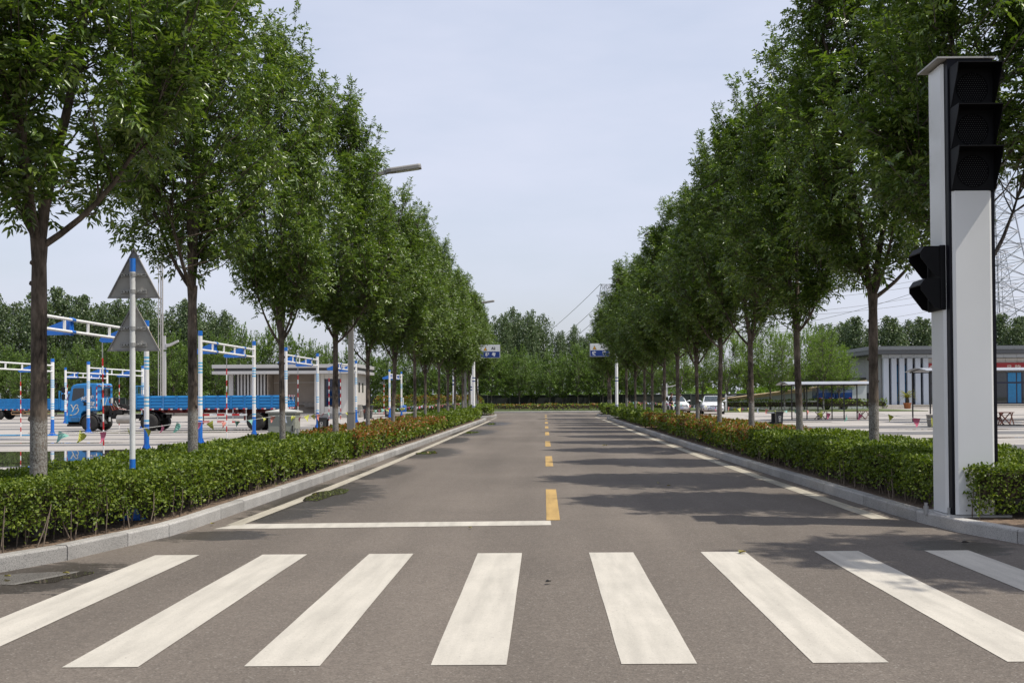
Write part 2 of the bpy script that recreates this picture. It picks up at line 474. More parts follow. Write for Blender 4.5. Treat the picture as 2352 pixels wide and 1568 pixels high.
def paint(name, col, worn=0.5):
    m, n, l = newmat(name)
    out = n.new('ShaderNodeOutputMaterial'); p = n.new('ShaderNodeBsdfPrincipled'); l.new(p.outputs[0], out.inputs[0])
    tc = n.new('ShaderNodeTexCoord')
    a = n.new('ShaderNodeTexNoise'); a.inputs['Scale'].default_value = 1.4; a.inputs['Detail'].default_value = 8; a.inputs['Roughness'].default_value = 0.65; l.new(tc.outputs['Object'], a.inputs[0])
    mp = n.new('ShaderNodeMapping'); mp.inputs['Rotation'].default_value = (0, 0, R(28)); mp.inputs['Scale'].default_value = (7, 0.7, 1); l.new(tc.outputs['Object'], mp.inputs[0])
    st = n.new('ShaderNodeTexNoise'); st.inputs['Scale'].default_value = 1.3; st.inputs['Detail'].default_value = 5; l.new(mp.outputs[0], st.inputs[0])
    g = n.new('ShaderNodeTexNoise'); g.inputs['Scale'].default_value = 130; g.inputs['Detail'].default_value = 2; l.new(tc.outputs['Object'], g.inputs[0])
    def rm(v, x0, x1, y0, y1):
        t = n.new('ShaderNodeMapRange'); t.inputs[1].default_value = x0; t.inputs[2].default_value = x1; t.inputs[3].default_value = y0; t.inputs[4].default_value = y1; l.new(v, t.inputs[0]); return t.outputs[0]
    def mu(x, y):
        t = n.new('ShaderNodeMath'); t.operation = 'MULTIPLY'; l.new(x, t.inputs[0]); l.new(y, t.inputs[1]); return t.outputs[0]
    k = mu(mu(rm(a.outputs[0], 0.3, 0.7, 1 - 0.16 * worn, 1.06), rm(st.outputs[0], 0.32, 0.6, 1 - 0.26 * worn, 1.03)), rm(g.outputs[0], 0.35, 0.7, 0.9, 1.05))
    v = n.new('ShaderNodeVectorMath'); v.operation = 'SCALE'; v.inputs[0].default_value = col; l.new(k, v.inputs['Scale'])
    # bare specks where the paint has gone
    sp = n.new('ShaderNodeTexNoise'); sp.inputs['Scale'].default_value = 38; sp.inputs['Detail'].default_value = 6; sp.inputs['Roughness'].default_value = 0.75; l.new(tc.outputs['Object'], sp.inputs[0])
    mx = n.new('ShaderNodeMix'); mx.data_type = 'RGBA'; mx.inputs['B'].default_value = (0.17, 0.155, 0.14, 1)
    l.new(rm(sp.outputs[0], 0.60, 0.70, 0, 0.9), mx.inputs['Factor']); l.new(v.outputs[0], mx.inputs['A'])
    l.new(mx.outputs['Result'], p.inputs['Base Color']); p.inputs['Roughness'].default_value = 0.75; p.inputs['Specular IOR Level'].default_value = 0.3
    return m
M_ASPH = asphalt()
M_WHITE = paint('road_paint_white', (0.47, 0.44, 0.385), 0.55)
M_CREAM = paint('road_paint_cream', (0.41, 0.375, 0.305), 0.9)
M_YELLOW = paint('road_paint_yellow', (0.42, 0.275, 0.095), 0.9)

def concrete(name, col, joint=5.0, bands=True):
    m, n, l = newmat(name)
    out = n.new('ShaderNodeOutputMaterial'); p = n.new('ShaderNodeBsdfPrincipled'); l.new(p.outputs[0], out.inputs[0])
    tc = n.new('ShaderNodeTexCoord')
    a = n.new('ShaderNodeTexNoise'); a.inputs['Scale'].default_value = 0.35; a.inputs['Detail'].default_value = 8; l.new(tc.outputs['Object'], a.inputs[0])
    b = n.new('ShaderNodeTexNoise'); b.inputs['Scale'].default_value = 20; b.inputs['Detail'].default_value = 4; l.new(tc.outputs['Object'], b.inputs[0])
    br = n.new('ShaderNodeTexBrick'); br.inputs['Scale'].default_value = 1.0; br.inputs['Brick Width'].default_value = joint; br.inputs['Row Height'].default_value = joint
    br.inputs['Mortar Size'].default_value = 0.03; br.offset = 0.0
    br.inputs['Color1'].default_value = (1, 1, 1, 1); br.inputs['Color2'].default_value = (0.93, 0.93, 0.93, 1); br.inputs['Mortar'].default_value = (0.5, 0.5, 0.5, 1)
    l.new(tc.outputs['Object'], br.inputs[0])
    def rm(v, x0, x1, y0, y1):
        t = n.new('ShaderNodeMapRange'); t.inputs[1].default_value = x0; t.inputs[2].default_value = x1; t.inputs[3].default_value = y0; t.inputs[4].default_value = y1; l.new(v, t.inputs[0]); return t.outputs[0]
    mm = n.new('ShaderNodeMath'); mm.operation = 'MULTIPLY'; l.new(rm(a.outputs[0], 0.3, 0.7, 0.82, 1.1), mm.inputs[0]); l.new(rm(b.outputs[0], 0.3, 0.7, 0.94, 1.06), mm.inputs[1])
    v = n.new('ShaderNodeVectorMath'); v.operation = 'SCALE'; v.inputs[0].default_value = col; l.new(mm.outputs[0], v.inputs['Scale'])
    w = n.new('ShaderNodeVectorMath'); w.operation = 'MULTIPLY'; l.new(v.outputs[0], w.inputs[0]); l.new(br.outputs['Color'], w.inputs[1])
    l.new(w.outputs[0], p.inputs['Base Color']); p.inputs['Roughness'].default_value = 0.85; p.inputs['Specular IOR Level'].default_value = 0.3
    return m
M_CONC = concrete('lot_concrete', (0.35, 0.325, 0.297))
M_STRIP = mat('lot_strip_dark', (0.11, 0.107, 0.107), 0.85, vary=0.2, scale=0.8)  # dark tone of the yard bands, shadow and wet lines included
M_SOIL = mat('soil', (0.15, 0.105, 0.072), 0.95, vary=0.5, scale=9, bump=1.0, bscale=40)
M_EARTH = mat('earth', (0.10, 0.12, 0.05), 0.95, vary=0.3, scale=0.3)
M_LAWN = mat('lawn', (0.075, 0.105, 0.025), 0.95, vary=0.35, scale=2.0, bump=1.0, bscale=60)
M_GRANITE = None
def granite():
    m, n, l = newmat('granite')
    out = n.new('ShaderNodeOutputMaterial'); p = n.new('ShaderNodeBsdfPrincipled'); l.new(p.outputs[0], out.inputs[0])
    tc = n.new('ShaderNodeTexCoord'); oi = n.new('ShaderNodeObjectInfo')
    vo = n.new('ShaderNodeTexVoronoi'); vo.inputs['Scale'].default_value = 170; l.new(tc.outputs['Object'], vo.inputs['Vector'])
    sp = n.new('ShaderNodeSeparateColor'); l.new(vo.outputs['Color'], sp.inputs[0])
    cr = n.new('ShaderNodeValToRGB'); e = cr.color_ramp.elements
    e[0].position = 0.0; e[0].color = (0.13, 0.127, 0.123, 1); e[1].position = 0.9; e[1].color = (0.43, 0.415, 0.39, 1)
    x = e.new(0.16); x.color = (0.31, 0.30, 0.285, 1)
    l.new(sp.outputs[0], cr.inputs[0])
    a = n.new('ShaderNodeTexNoise'); a.inputs['Scale'].default_value = 2.4; a.inputs['Detail'].default_value = 7; l.new(tc.outputs['Object'], a.inputs[0])
    t = n.new('ShaderNodeMapRange'); t.inputs[1].default_value = 0.3; t.inputs[2].default_value = 0.7; t.inputs[3].default_value = 0.84; t.inputs[4].default_value = 1.1; l.new(a.outputs[0], t.inputs[0])
    r = n.new('ShaderNodeMapRange'); r.inputs[3].default_value = 0.82; r.inputs[4].default_value = 1.1; l.new(oi.outputs['Random'], r.inputs[0])
    mm = n.new('ShaderNodeMath'); mm.operation = 'MULTIPLY'; l.new(t.outputs[0], mm.inputs[0]); l.new(r.outputs[0], mm.inputs[1])
    v = n.new('ShaderNodeVectorMath'); v.operation = 'SCALE'; l.new(cr.outputs[0], v.inputs[0]); l.new(mm.outputs[0], v.inputs['Scale'])
    l.new(v.outputs[0], p.inputs['Base Color']); p.inputs['Roughness'].default_value = 0.75
    return m
M_GRANITE = granite()

def sheet(name, x0, x1, y0, y1, z, m, parent=None, nx=1, ny=1):
    mb = MB(); mb.face([(x0, y0, z), (x1, y0, z), (x1, y1, z), (x0, y1, z)])
    return structure(name, mb, m, parent)
sheet('ground', -900, 900, -300, 1500, -0.03, M_EARTH)
sheet('road', -150, 150, -40, 104.1, 0.0, M_ASPH)

def strip_mesh(path, d0, d1, z):
    a = offset(path, d0); b = offset(path, d1); mb = MB()
    for i in range(len(path) - 1):
        mb.face([(a[i].x, a[i].y, z), (a[i + 1].x, a[i + 1].y, z), (b[i + 1].x, b[i + 1].y, z), (b[i].x, b[i].y, z)] if d1 < d0 else
                [(a[i].x, a[i].y, z), (b[i].x, b[i].y, z), (b[i + 1].x, b[i + 1].y, z), (a[i + 1].x, a[i + 1].y, z)][::-1])
    return mb
# training yards on both sides: raised concrete slabs
def slab(name, x0, x1, y0, y1, z, m):
    mb = MB(); mb.box(x0, x1, y0, y1, -0.02, z); return structure(name, mb, m)
slab('concrete_yard', -95, -7.0, 10.4, 92, 0.10, M_CONC)
slab('concrete_yard', 7.3, 110, 11.6, 92, 0.10, M_CONC)
slab('concrete_yard', 12, 110, 92.0, 135, 0.10, M_CONC)
structure('soil_bed', strip_mesh(KL, 0.145, 3.4, 0.125), M_SOIL)
structure('soil_bed', strip_mesh(KR, -0.145, -3.4, 0.125), M_SOIL)

# kerbs: one stone at a time
def kerb(path, side, parent_name='kerb', h=0.145, w=0.15, lens=(1,)):
    root = empty(parent_name); root['kind'] = 'structure'
    i = 0; k = 0
    while i < len(path) - 1:
        n = lens[k % len(lens)]; k += 1
        j = min(len(path) - 1, i + n)
        seg = path[i:j + 1]
        base = seg[0]; gap = 0.006
        rings = []
        for q, p in enumerate(seg):
            a = path[max(0, i + q - 1)]; b = path[min(len(path) - 1, i + q + 1)]
            t = (b - a).normalized(); nrm = Vector((-t.y, t.x)) * side
            pp = p + (t * gap if q == 0 else (-t * gap if q == len(seg) - 1 else Vector((0, 0))))
            dz = random.uniform(-0.003, 0.003) if q in (0, len(seg) - 1) else 0
            ch = 0.018
            prof = [(0, -0.02), (0, h - ch), (ch * 0.35, h - ch * 0.3), (ch, h), (w, h), (w, -0.02)]
            rings.append([(pp.x + nrm.x * u, pp.y + nrm.y * u, z + (dz if z > 0 else 0)) for u, z in prof])
        mb = MB(); mb.loft(rings if side < 0 else [r[::-1] for r in rings], smooth=False)
        obj('kerb_stone', mb, M_GRANITE, root)
        i = j
    return root
kerb(KL, 1, lens=(1, 1, 1, 1, 1, 2, 1, 2, 2))
kerb(KR, -1, lens=(1, 1, 1, 2, 1, 1, 2, 2, 1))
# the drive openings near the far end and the beds beyond them
for s in (-1, 1):
    xk = -3.85 if s < 0 else 4.3
    pth = resample([(xk + s * 9, 80.3), (xk + s * 2.0, 80.4), (xk + s * 0.5, 80.9), (xk, 82.2), (xk, 87), (xk + s * 0.5, 89.3), (xk + s * 2.0, 90.2), (xk + s * 9, 90.3)], 1.0)
    kerb(pth, -s, lens=(2, 1))
    ret = resample([(xk, 71.5 if s < 0 else 73.0), (xk + s * 0.5, 72.8 if s < 0 else 74.2), (xk + s * 2, 73.4 if s < 0 else 74.8), (xk + s * 3.4, 73.5 if s < 0 else 74.9)], 0.8)
    kerb(ret, -s, lens=(1,))
    mb = MB(); mb.prism([(xk + s * 0.2, 81.5), (xk + s * 9, 80.6), (xk + s * 9, 90.1), (xk + s * 0.2, 88.4)], 0.0, 0.12, axis='z')
    structure('soil_bed', mb, M_SOIL)
kerb(resample([(-70, FAR1), (12, FAR1)], 2.0), 1, lens=(1,))
slab('pavement', -95, 11.9, FAR1 + 0.16, FAR1 + 1.6, 0.14, mat('paving', (0.42, 0.40, 0.37), 0.85, vary=0.12, scale=2))
slab('lawn', -95, 30, FAR1 + 1.6, 150, 0.13, M_LAWN)
slab('lawn', 15.5, 33.5, 93, 110, 0.16, M_LAWN)

# painted markings
cw = empty('crosswalk'); cw['kind'] = 'structure'
Y0, Y1 = 6.2, 10.62
for x in (-3.87, -2.80, -1.745, -0.665, 0.438, 1.547, 2.672, 3.765):
    mb = MB(); w = 0.44; j = lambda: random.uniform(-0.004, 0.004)
    L = [(x + j() * 0.5, Y0 + (Y1 - Y0) * t / 8 , 0.004) for t in range(9)]; Rr = [(x + w + j() * 0.5, y, 0.004) for _, y, _ in L]
    for i in range(8): mb.face([L[i], Rr[i], Rr[i + 1], L[i + 1]])
    obj('stripe', mb, M_WHITE, cw)
mk = empty('stop_line'); mk['kind'] = 'structure'
mb = MB(); q0, q1, q2, q3 = gp(487, 1214.5), gp(1266, 1205), gp(1264, 1195), gp(545, 1203)
q0.x += 0.02
mb.face([(*p[:2], 0.004) for p in (q0, q1, q2, q3)]); obj('line', mb, M_WHITE, mk)
cl = empty('centre_line'); cl['kind'] = 'structure'
for y0, y1 in ((13.42, 17.9), (23.8, 27.9), (33.3, 37.3), (43.0, 47.0), (52.4, 56.3), (61.9, 65.7), (71.4, 75.4), (81, 84.6), (88.6, 91.5)):
    x = 0.10 + 0.0006 * y0
    mb = MB(); mb.face([(x - 0.085, y0, 0.004), (x + 0.085, y0, 0.004), (x + 0.085, y1, 0.004), (x - 0.085, y1, 0.004)]); obj('dash', mb, M_YELLOW, cl)
el = empty('edge_line'); el['kind'] = 'structure'
def edge(path, d0, d1, ya, yb):
    sel = [p for p in path if ya <= p.y <= yb]
    ab, bb = offset(sel, d0), offset(sel, d1); mb = MB()
    for i in range(len(sel) - 1):
        mb.face([(ab[i].x, ab[i].y, 0.0045), (ab[i + 1].x, ab[i + 1].y, 0.0045), (bb[i + 1].x, bb[i + 1].y, 0.0045), (bb[i].x, bb[i].y, 0.0045)][::1 if d0 > d1 else -1])
    obj('line', mb, M_CREAM, el)
edge([Vector((x, y)) for x, y in [(-3.90, 13.08), (-3.82, 16), (-3.76, 20), (-3.72, 25), (-3.68, 45), (-3.64, 70)]], 0.0, -0.19, 13.0, 71)
edge([Vector((x, y)) for x, y in [(4.31, 13.35), (4.25, 17), (4.18, 21), (4.12, 27), (4.05, 40), (4.07, 72)]], 0.22, 0.0, 13.0, 73)
for s, x in ((-1, -3.62), (1, 3.92)):
    for k in range(5):
        y = 73.5 + k * 1.7
        mb = MB(); mb.face([(x - .09, y, .0045), (x + .09, y, .0045), (x + .09, y + 1.0, .0045), (x - .09, y + 1.0, .0045)]); obj('dash', mb, M_CREAM, el)

# puddles
def puddle(cx, cy, rx, ry, z, m, seed, rot=0.0):
    r = random.Random(seed); mb = MB(); pts = []
    ph = [r.uniform(0, 6.28) for _ in range(5)]
    for k in range(48):
        a = 2 * math.pi * k / 48
        q = 1 + 0.16 * math.sin(2 * a + ph[0]) + 0.12 * math.sin(3 * a + ph[1]) + 0.08 * math.sin(5 * a + ph[2]) + 0.05 * math.sin(9 * a + ph[3])
        x, y = rx * q * math.cos(a), ry * q * math.sin(a)
        pts.append((cx + x * math.cos(rot) - y * math.sin(rot), cy + x * math.sin(rot) + y * math.cos(rot), z))
    mb.face(pts)
    return structure('puddle', mb, m)
def watermat():
    m, n, l = newmat('puddle_water')
    out = n.new('ShaderNodeOutputMaterial'); p = n.new('ShaderNodeBsdfPrincipled'); l.new(p.outputs[0], out.inputs[0])
    p.inputs['Base Color'].default_value = (0.055, 0.05, 0.042, 1); p.inputs['Roughness'].default_value = 0.015; p.inputs['IOR'].default_value = 1.33; p.inputs['Specular IOR Level'].default_value = 0.6
    return m
M_WATER = watermat()
puddle(-4.50, 9.32, 0.42, 0.36, 0.003, M_WATER, 1)
puddle(-3.52, 17.2, 0.24, 1.0, 0.0055, M_WATER, 2)
puddle(-3.28, 30.0, 0.24, 1.0, 0.0055, M_WATER, 3)
puddle(-3.2, 47, 0.26, 1.4, 0.0055, M_WATER, 4)
puddle(-3.05, 62, 0.28, 1.6, 0.0055, M_WATER, 5)
pc = gp(60, 1043, 0.1)
puddle(-13.2, 27.2, 5.2, 3.1, 0.105, M_WATER, 6)
puddle(-12.5, 50, 3.0, 0.7, 0.105, M_WATER, 7)
for k_, (a_, b_, c_, d_) in enumerate(((-17, 35.8, 3.5, .25), (-24, 39.9, 4.5, .3), (-9.9, 41.7, 1.6, .35), (-16, 46.2, 4, .4), (-10.5, 56.3, 2.2, .5), (10.5, 30.5, 1.5, .3), (14.5, 35.5, 2.4, .3), (17, 44.2, 3, .4), (21, 52.5, 3.2, .45), (13, 58, 2.5, .5))): puddle(a_, b_, c_, d_, 0.1065, M_WATER, 20 + k_)

# dark bands, at left shadow and wet put into colour; painted lines across yards
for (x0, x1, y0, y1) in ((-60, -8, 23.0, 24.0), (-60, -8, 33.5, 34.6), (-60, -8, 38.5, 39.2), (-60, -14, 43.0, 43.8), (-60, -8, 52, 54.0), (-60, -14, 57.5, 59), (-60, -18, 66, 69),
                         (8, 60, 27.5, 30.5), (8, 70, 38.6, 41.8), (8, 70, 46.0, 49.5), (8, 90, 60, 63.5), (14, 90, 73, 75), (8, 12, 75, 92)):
    sheet('yard_dark_band', x0, x1, y0, y1, 0.104, M_STRIP)
for (x0, x1, y0, y1) in ((-60, -8, 31.0, 31.25), (-60, -8, 24.25, 24.45), (-60, -8, 36.0, 36.2), (-60, -8, 41.2, 41.4), (8, 60, 26.6, 26.85), (8, 60, 31.3, 31.55), (8, 70, 37.6, 37.85), (8, 70, 50.3, 50.6), (8, 90, 64.4, 64.8), (8, 40, 70, 70.3)):
    sheet('yard_line', x0, x1, y0, y1, 0.105, M_WHITE)

# ------------------------------------------------------------------ trees
M_BARK = barkmat('ash_bark', (0.026, 0.021, 0.017), (0.175, 0.14, 0.112), (0.27, 0.26, 0.24), 1.25)
M_BARK2 = barkmat('ash_bark_pale', (0.04, 0.034, 0.029), (0.23, 0.20, 0.175), (0.33, 0.315, 0.29), 1.05)
M_LEAF = leafmat('ash_leaf', (0.048, 0.090, 0.014), (0.098, 0.165, 0.025), (0.20, 0.27, 0.058), trans=0.32, rough=0.33, spec=0.75)
M_LEAF_FAR = leafmat('grove_leaf', (0.065, 0.115, 0.022), (0.11, 0.185, 0.035), (0.17, 0.25, 0.055), trans=0.3, rough=0.5)
M_LEAF_POP = leafmat('poplar_leaf', (0.055, 0.09, 0.036), (0.095, 0.14, 0.06), (0.17, 0.21, 0.115), trans=0.2, rough=0.45)
M_LEAF_LOC = leafmat('locust_leaf', (0.075, 0.135, 0.015), (0.12, 0.205, 0.025), (0.18, 0.27, 0.04), trans=0.4, rough=0.5)

ENV = [(3.6, .55), (4.2, 1.3), (4.9, 1.7), (5.9, 1.8), (7.0, 1.5), (8.1, 1.08), (9.0, .68), (9.7, .3)]
def ash(seed, fork=3.1, laterals=(0.1, 2.9, 4.4), n_br=330, per=23, leaf_l=0.098, r0=0.088, H=10.1, leaders=2, env=ENV, rad=1.0, quad6=True, comp=True, lean=0.0, clip=None):
    """street ash: bare trunk, forked leaders, slanting side limbs, compound leaves along the shoots"""
    r = np.random.default_rng(seed); rr = random.Random(seed)
    tb = MB()
    n = 12; pts = []; rad_ = []
    wob = [rr.uniform(-.025, .025) for _ in range(4)]
    for i in range(n + 1):
        t = i / n; z = fork * t
        pts.append((wob[0] * math.sin(z * 1.3 + 1) + lean * t, wob[1] * math.sin(z * 1.7), z))
        rad_.append(r0 * (1.14 - 0.14 * min(1, t * 6)) * (1 - 0.17 * t) * (1 + rr.uniform(-.035, .035)) * (1.16 if i == n else 1))
    tb.tube(pts, rad_, 12)
    top = Vector(pts[-1])
    for _ in range(7):                                    # pruning scars
        z = rr.uniform(1.2, fork - .2); a = rr.uniform(0, 6.28); rd = r0 * (1 - .17 * z / fork)
        c = Vector((math.cos(a) * rd * .8, math.sin(a) * rd * .8, z)) + Vector((pts[min(n, int(z / fork * n))][0], 0, 0))
        d = Vector((math.cos(a), math.sin(a), .25))
        tb.tube([c, c + d * .035], [.035, .022], 6)
    limbs = []
    def limb(p0, d, L, rb, bend, seg=9):
        P = [Vector(p0)]; d = Vector(d).normalized()
        for i in range(seg):
            d = (d + Vector((rr.uniform(-.06, .06), rr.uniform(-.06, .06), bend))).normalized()
            P.append(P[-1] + d * L / seg)
        rs = [rb * (1 - .86 * i / seg) + .004 for i in range(seg + 1)]
        tb.tube(P, rs, 8); limbs.append(P); return P
    a0 = rr.uniform(-.3, .3)
    for k in range(leaders):
        a = a0 + math.pi * k * 2 / leaders
        ti = rr.uniform(.10, .17)
        limb(top - Vector((0, 0, .15)), (math.cos(a) * ti, math.sin(a) * ti, 1), (H - fork) * rr.uniform(.78, .86), r0 * .64, .012, 12)
    k_lat = 0
    for a in laterals:
        el = rr.uniform(.75, 1.5) if len(laterals) > 3 or k_lat else rr.uniform(.5, .8); k_lat += 1
        limb(top - Vector((0, 0, rr.uniform(.02, .22))), (math.cos(a), math.sin(a), el), rr.uniform(1.7, 2.5) * rad, r0 * .38, .12)
    limb_pts = np.array([p for P in limbs for p in P])
    # shoots that end near the crown's envelope
    ez = np.array([e[0] for e in env]); er = np.array([e[1] for e in env]) * rad
    zz = np.linspace(ez[0], ez[-1], 200); rz = np.interp(zz, ez, er); cw_ = np.cumsum(rz ** 1.15 + .15); cw_ /= cw_[-1]
    P = []; D = []
    lob = r.uniform(0, 6.28, 6)
    for i in range(n_br):
        z = float(np.interp(r.random(), cw_, zz)); a = r.uniform(0, 2 * math.pi)
        Rz = float(np.interp(z, ez, er)) * (1 + .16 * math.sin(2 * a + lob[0] + z) + .13 * math.sin(3 * a + lob[1] - z * 1.3))
        q = Rz * math.sqrt(r.uniform(.10, 1.18))
        tgt = np.array([q * math.cos(a) + top.x, q * math.sin(a) + top.y, z])
        if clip and clip(tgt[None])[0]: continue
        dd = np.linalg.norm((limb_pts - tgt) * np.array([1, 1, .75]) + np.array([0, 0, .45]), axis=1)
        cand = np.argsort(dd)[:4]; b = limb_pts[cand[r.integers(0, 4)]]
        v = tgt - b; Lb = np.linalg.norm(v)
        if Lb < .25: tgt = b + np.array([math.cos(a), math.sin(a), .8]) * .45; v = tgt - b; Lb = np.linalg.norm(v)
        mid = b + v * .5 + np.array([0, 0, -.10 * Lb])
        if i % 2 == 0 or Lb > .9: tb.tube([b, mid, tgt], [.013, .009, .004], 4, caps=False)
        ts = r.uniform(.20, 1.06, per) ** .7
        pts_ = (1 - ts)[:, None] ** 2 * b + 2 * (ts * (1 - ts))[:, None] * mid + (ts ** 2)[:, None] * tgt
        tan = unit(2 * (1 - ts)[:, None] * (mid - b) + 2 * ts[:, None] * (tgt - mid))
        P.append(pts_ + r.normal(0, .045, (per, 3)))
        D.append(tan * .55 + r.normal(0, .62, (per, 3)) + np.array([0, 0, .02]))
    for _ in range(max(8, n_br // 6)):                  # upright shoots breaking the outline
        z = ez[2] + (ez[-1] - .35 - ez[2]) * rr.uniform(0, 1) ** .7; a = rr.uniform(0, 6.28); q = float(np.interp(z, ez, er)) * rr.uniform(.6, 1.0)
        b = np.array([q * math.cos(a) + top.x, q * math.sin(a) + top.y, z]); Lb = rr.uniform(.35, .95)
        tgt = b + np.array([math.cos(a) * .22, math.sin(a) * .22, 1]) * Lb
        tb.tube([b, tgt], [.008, .003], 4, caps=False)
        ts = np.linspace(.05, 1.0, 20)
        P.append(b + (tgt - b) * ts[:, None]); D.append(np.array([0, 0, .6]) + r.normal(0, .55, (20, 3)))
    for Lm in limbs:                                    # leaves out to the very ends of the limbs
        A = np.array(Lm[len(Lm) // 2:]); m = 40; ii = r.random(m) * (len(A) - 1.001); i0 = ii.astype(int)
        P.append(A[i0] + (A[i0 + 1] - A[i0]) * (ii - i0)[:, None] + r.normal(0, .10, (m, 3))); D.append(r.normal(0, .6, (m, 3)) + np.array([0, 0, .15]))
        P.append(A[-1] + r.normal(0, .13, (26, 3)) + np.array([0, 0, .08])); D.append(r.normal(0, .6, (26, 3)) + np.array([0, 0, .4]))
    P = np.concatenate(P); D = unit(np.concatenate(D))
    if clip: kp = ~clip(P); P, D = P[kp], D[kp]
    N0 = unit(np.array([0, 0, 1.0]) + r.normal(0, .35, P.shape))
    if comp:                                             # seven leaflets along a drooping rachis
        S = unit(np.cross(D, N0)); Lr = r.uniform(.16, .25, (len(P), 1)); VP, VD, VN, VL = [], [], [], []
        for t, s in ((.38, 1), (.38, -1), (.66, 1), (.66, -1), (.92, 1), (.92, -1), (1.0, 0)):
            keep = r.random(len(P)) < .92
            base = P + D * Lr * t - np.array([0, 0, 1]) * Lr * .22 * t * t
            d = D * (.62 if s else 1) + S * .8 * s - np.array([0, 0, .28]) + r.normal(0, .13, P.shape)
            VP.append(base[keep]); VD.append(d[keep]); VN.append((N0 + r.normal(0, .3, P.shape))[keep])
        P, D, N0 = np.concatenate(VP), np.concatenate(VD), np.concatenate(VN)
    LL = leaf_l * r.uniform(.75, 1.2, len(P))
    V, F = (leaves if quad6 else leaves4)(P, D, N0, LL, LL * .40)
    return tb.mesh('trunk'), fast_mesh('crown', V, F)
def place_tree(kind, meshes, x, y, z, rotz, sc, label, group, bark, leaf, cat='tree'):
    root = empty(kind, (x, y, z), rotz, label, cat, group)
    root.scale = (sc * random.uniform(.95, 1.05), sc * random.uniform(.95, 1.05), sc)
    obj('trunk', meshes[0], bark, root)
    c = obj('crown', meshes[1], leaf, root); c['kind'] = 'stuff'
    return root
ASH = [ash(11, fork=3.12, laterals=(0.12, 3.25, 4.9), leaders=2, r0=.090),
       ash(12, fork=2.95, laterals=(0.7, 2.6, 5.2), leaders=2),
       ash(13, fork=2.85, laterals=(0.2, 2.0, 3.6, 5.0), leaders=3, r0=.085),
       ash(14, fork=3.05, laterals=(1.2, 3.3), leaders=2, lean=.06),
       ash(15, fork=3.2, laterals=(0.3, 2.5, 4.4), leaders=3, r0=.084)]
ASH_SIG = ash(16, fork=3.2, laterals=(0.4, 1.6, 2.9), leaders=2, clip=lambda p: ((p[:, 0] < 0.1) & (p[:, 1] < -.95) & (p[:, 2] < 5.75)) | ((p[:, 0] > -.1) & (p[:, 2] < 4.5)))
# the two street rows: spacing 5.4 m
ORD = ['first', 'second', 'third', 'fourth', 'fifth', 'sixth', 'seventh', 'eighth', 'ninth', 'tenth', 'eleventh', 'twelfth', 'thirteenth', 'fourteenth', 'fifteenth', 'sixteenth', 'seventeenth', 'eighteenth', 'nineteenth', 'twentieth', 'twenty-first', 'twenty-second', 'twenty-third', 'twenty-fourth', 'twenty-fifth', 'twenty-sixth']
LXS = [(-2.0, 5.9), (90, 11.2), (443, 16.4), (648, 21.9), (771, 27.6), (845, 32.9), (903, 38.3), (953, 44.2), (977, 48.8), (1008, 54.8), (1028.6, 60.2), (1044, 64.9), (1063, 71.0), (1077.6, 83.0), (1096, 87.5)]
LEFT_TREES, RIGHT_TREES = [], []
place_tree('street_tree', ASH[2], 8.0, 9.0, .12, 1.0, 1.05, 'ash tree just outside the right edge that shades the last zebra stripes', 'ash trees along the road', M_BARK, M_LEAF)
for i, (xd, y) in enumerate(LXS):
    x = -5.5 if i == 0 else xat(xd, y, .8)
    v = 0 if i == 1 else (i * 2 + 1) % 5
    lab = {0: 'leafy ash tree in left hedge bed, its crown overhanging the top left corner', 1: 'forked ash tree with whitewashed base beside the two triangular signs'}.get(i, f'ash tree growing from the left hedge, {ORD[i - 1]} whole tree from the camera')
    t = place_tree('street_tree', ASH[v], x, y, .12, 0.0 if i == 1 else random.uniform(0, 6.28), (1.0 if i < 2 else random.uniform(.88, 1.02)), lab, 'ash trees along the road', M_BARK, M_LEAF)
    if i > 1: wq = random.uniform(.80, 1.0); t.scale.x *= wq; t.scale.y *= wq
    LEFT_TREES.append((x, y))
RXS = [(2243, 14.5), (2007, 18.8), (1835, 24.2), (1725, 29.8), (1654, 35.0), (1601, 40.3), (1556.6, 46.1), (1526, 51.2), (1498, 57.1), (1480, 61.5), (1459, 67.6), (1439, 72.4), (1403, 83.5), (1397, 88.5)]
for i, (xd, y) in enumerate(RXS):
    x = xat(xd, y, .85)
    v = {0: 3, 1: 0}.get(i, (i * 3 + 2) % 5)
    lab = {0: 'dark leafy ash tree standing behind the white traffic signal column', 1: 'ash tree with spreading fork right beside the traffic signal column'}.get(i, f'ash tree growing from the right hedge, {ORD[i]} tree from the signal column')
    t = place_tree('street_tree', ASH[v] if i else ASH_SIG, x, y, .12, {0: 0.0, 1: 0.1}.get(i, random.uniform(0, 6.28)), {0: 1.0, 1: 1.03, 11: 1.08}.get(i, random.uniform(.92, 1.05)), lab, 'ash trees along the road', M_BARK if i % 3 else M_BARK2, M_LEAF)
    RIGHT_TREES.append((x, y))

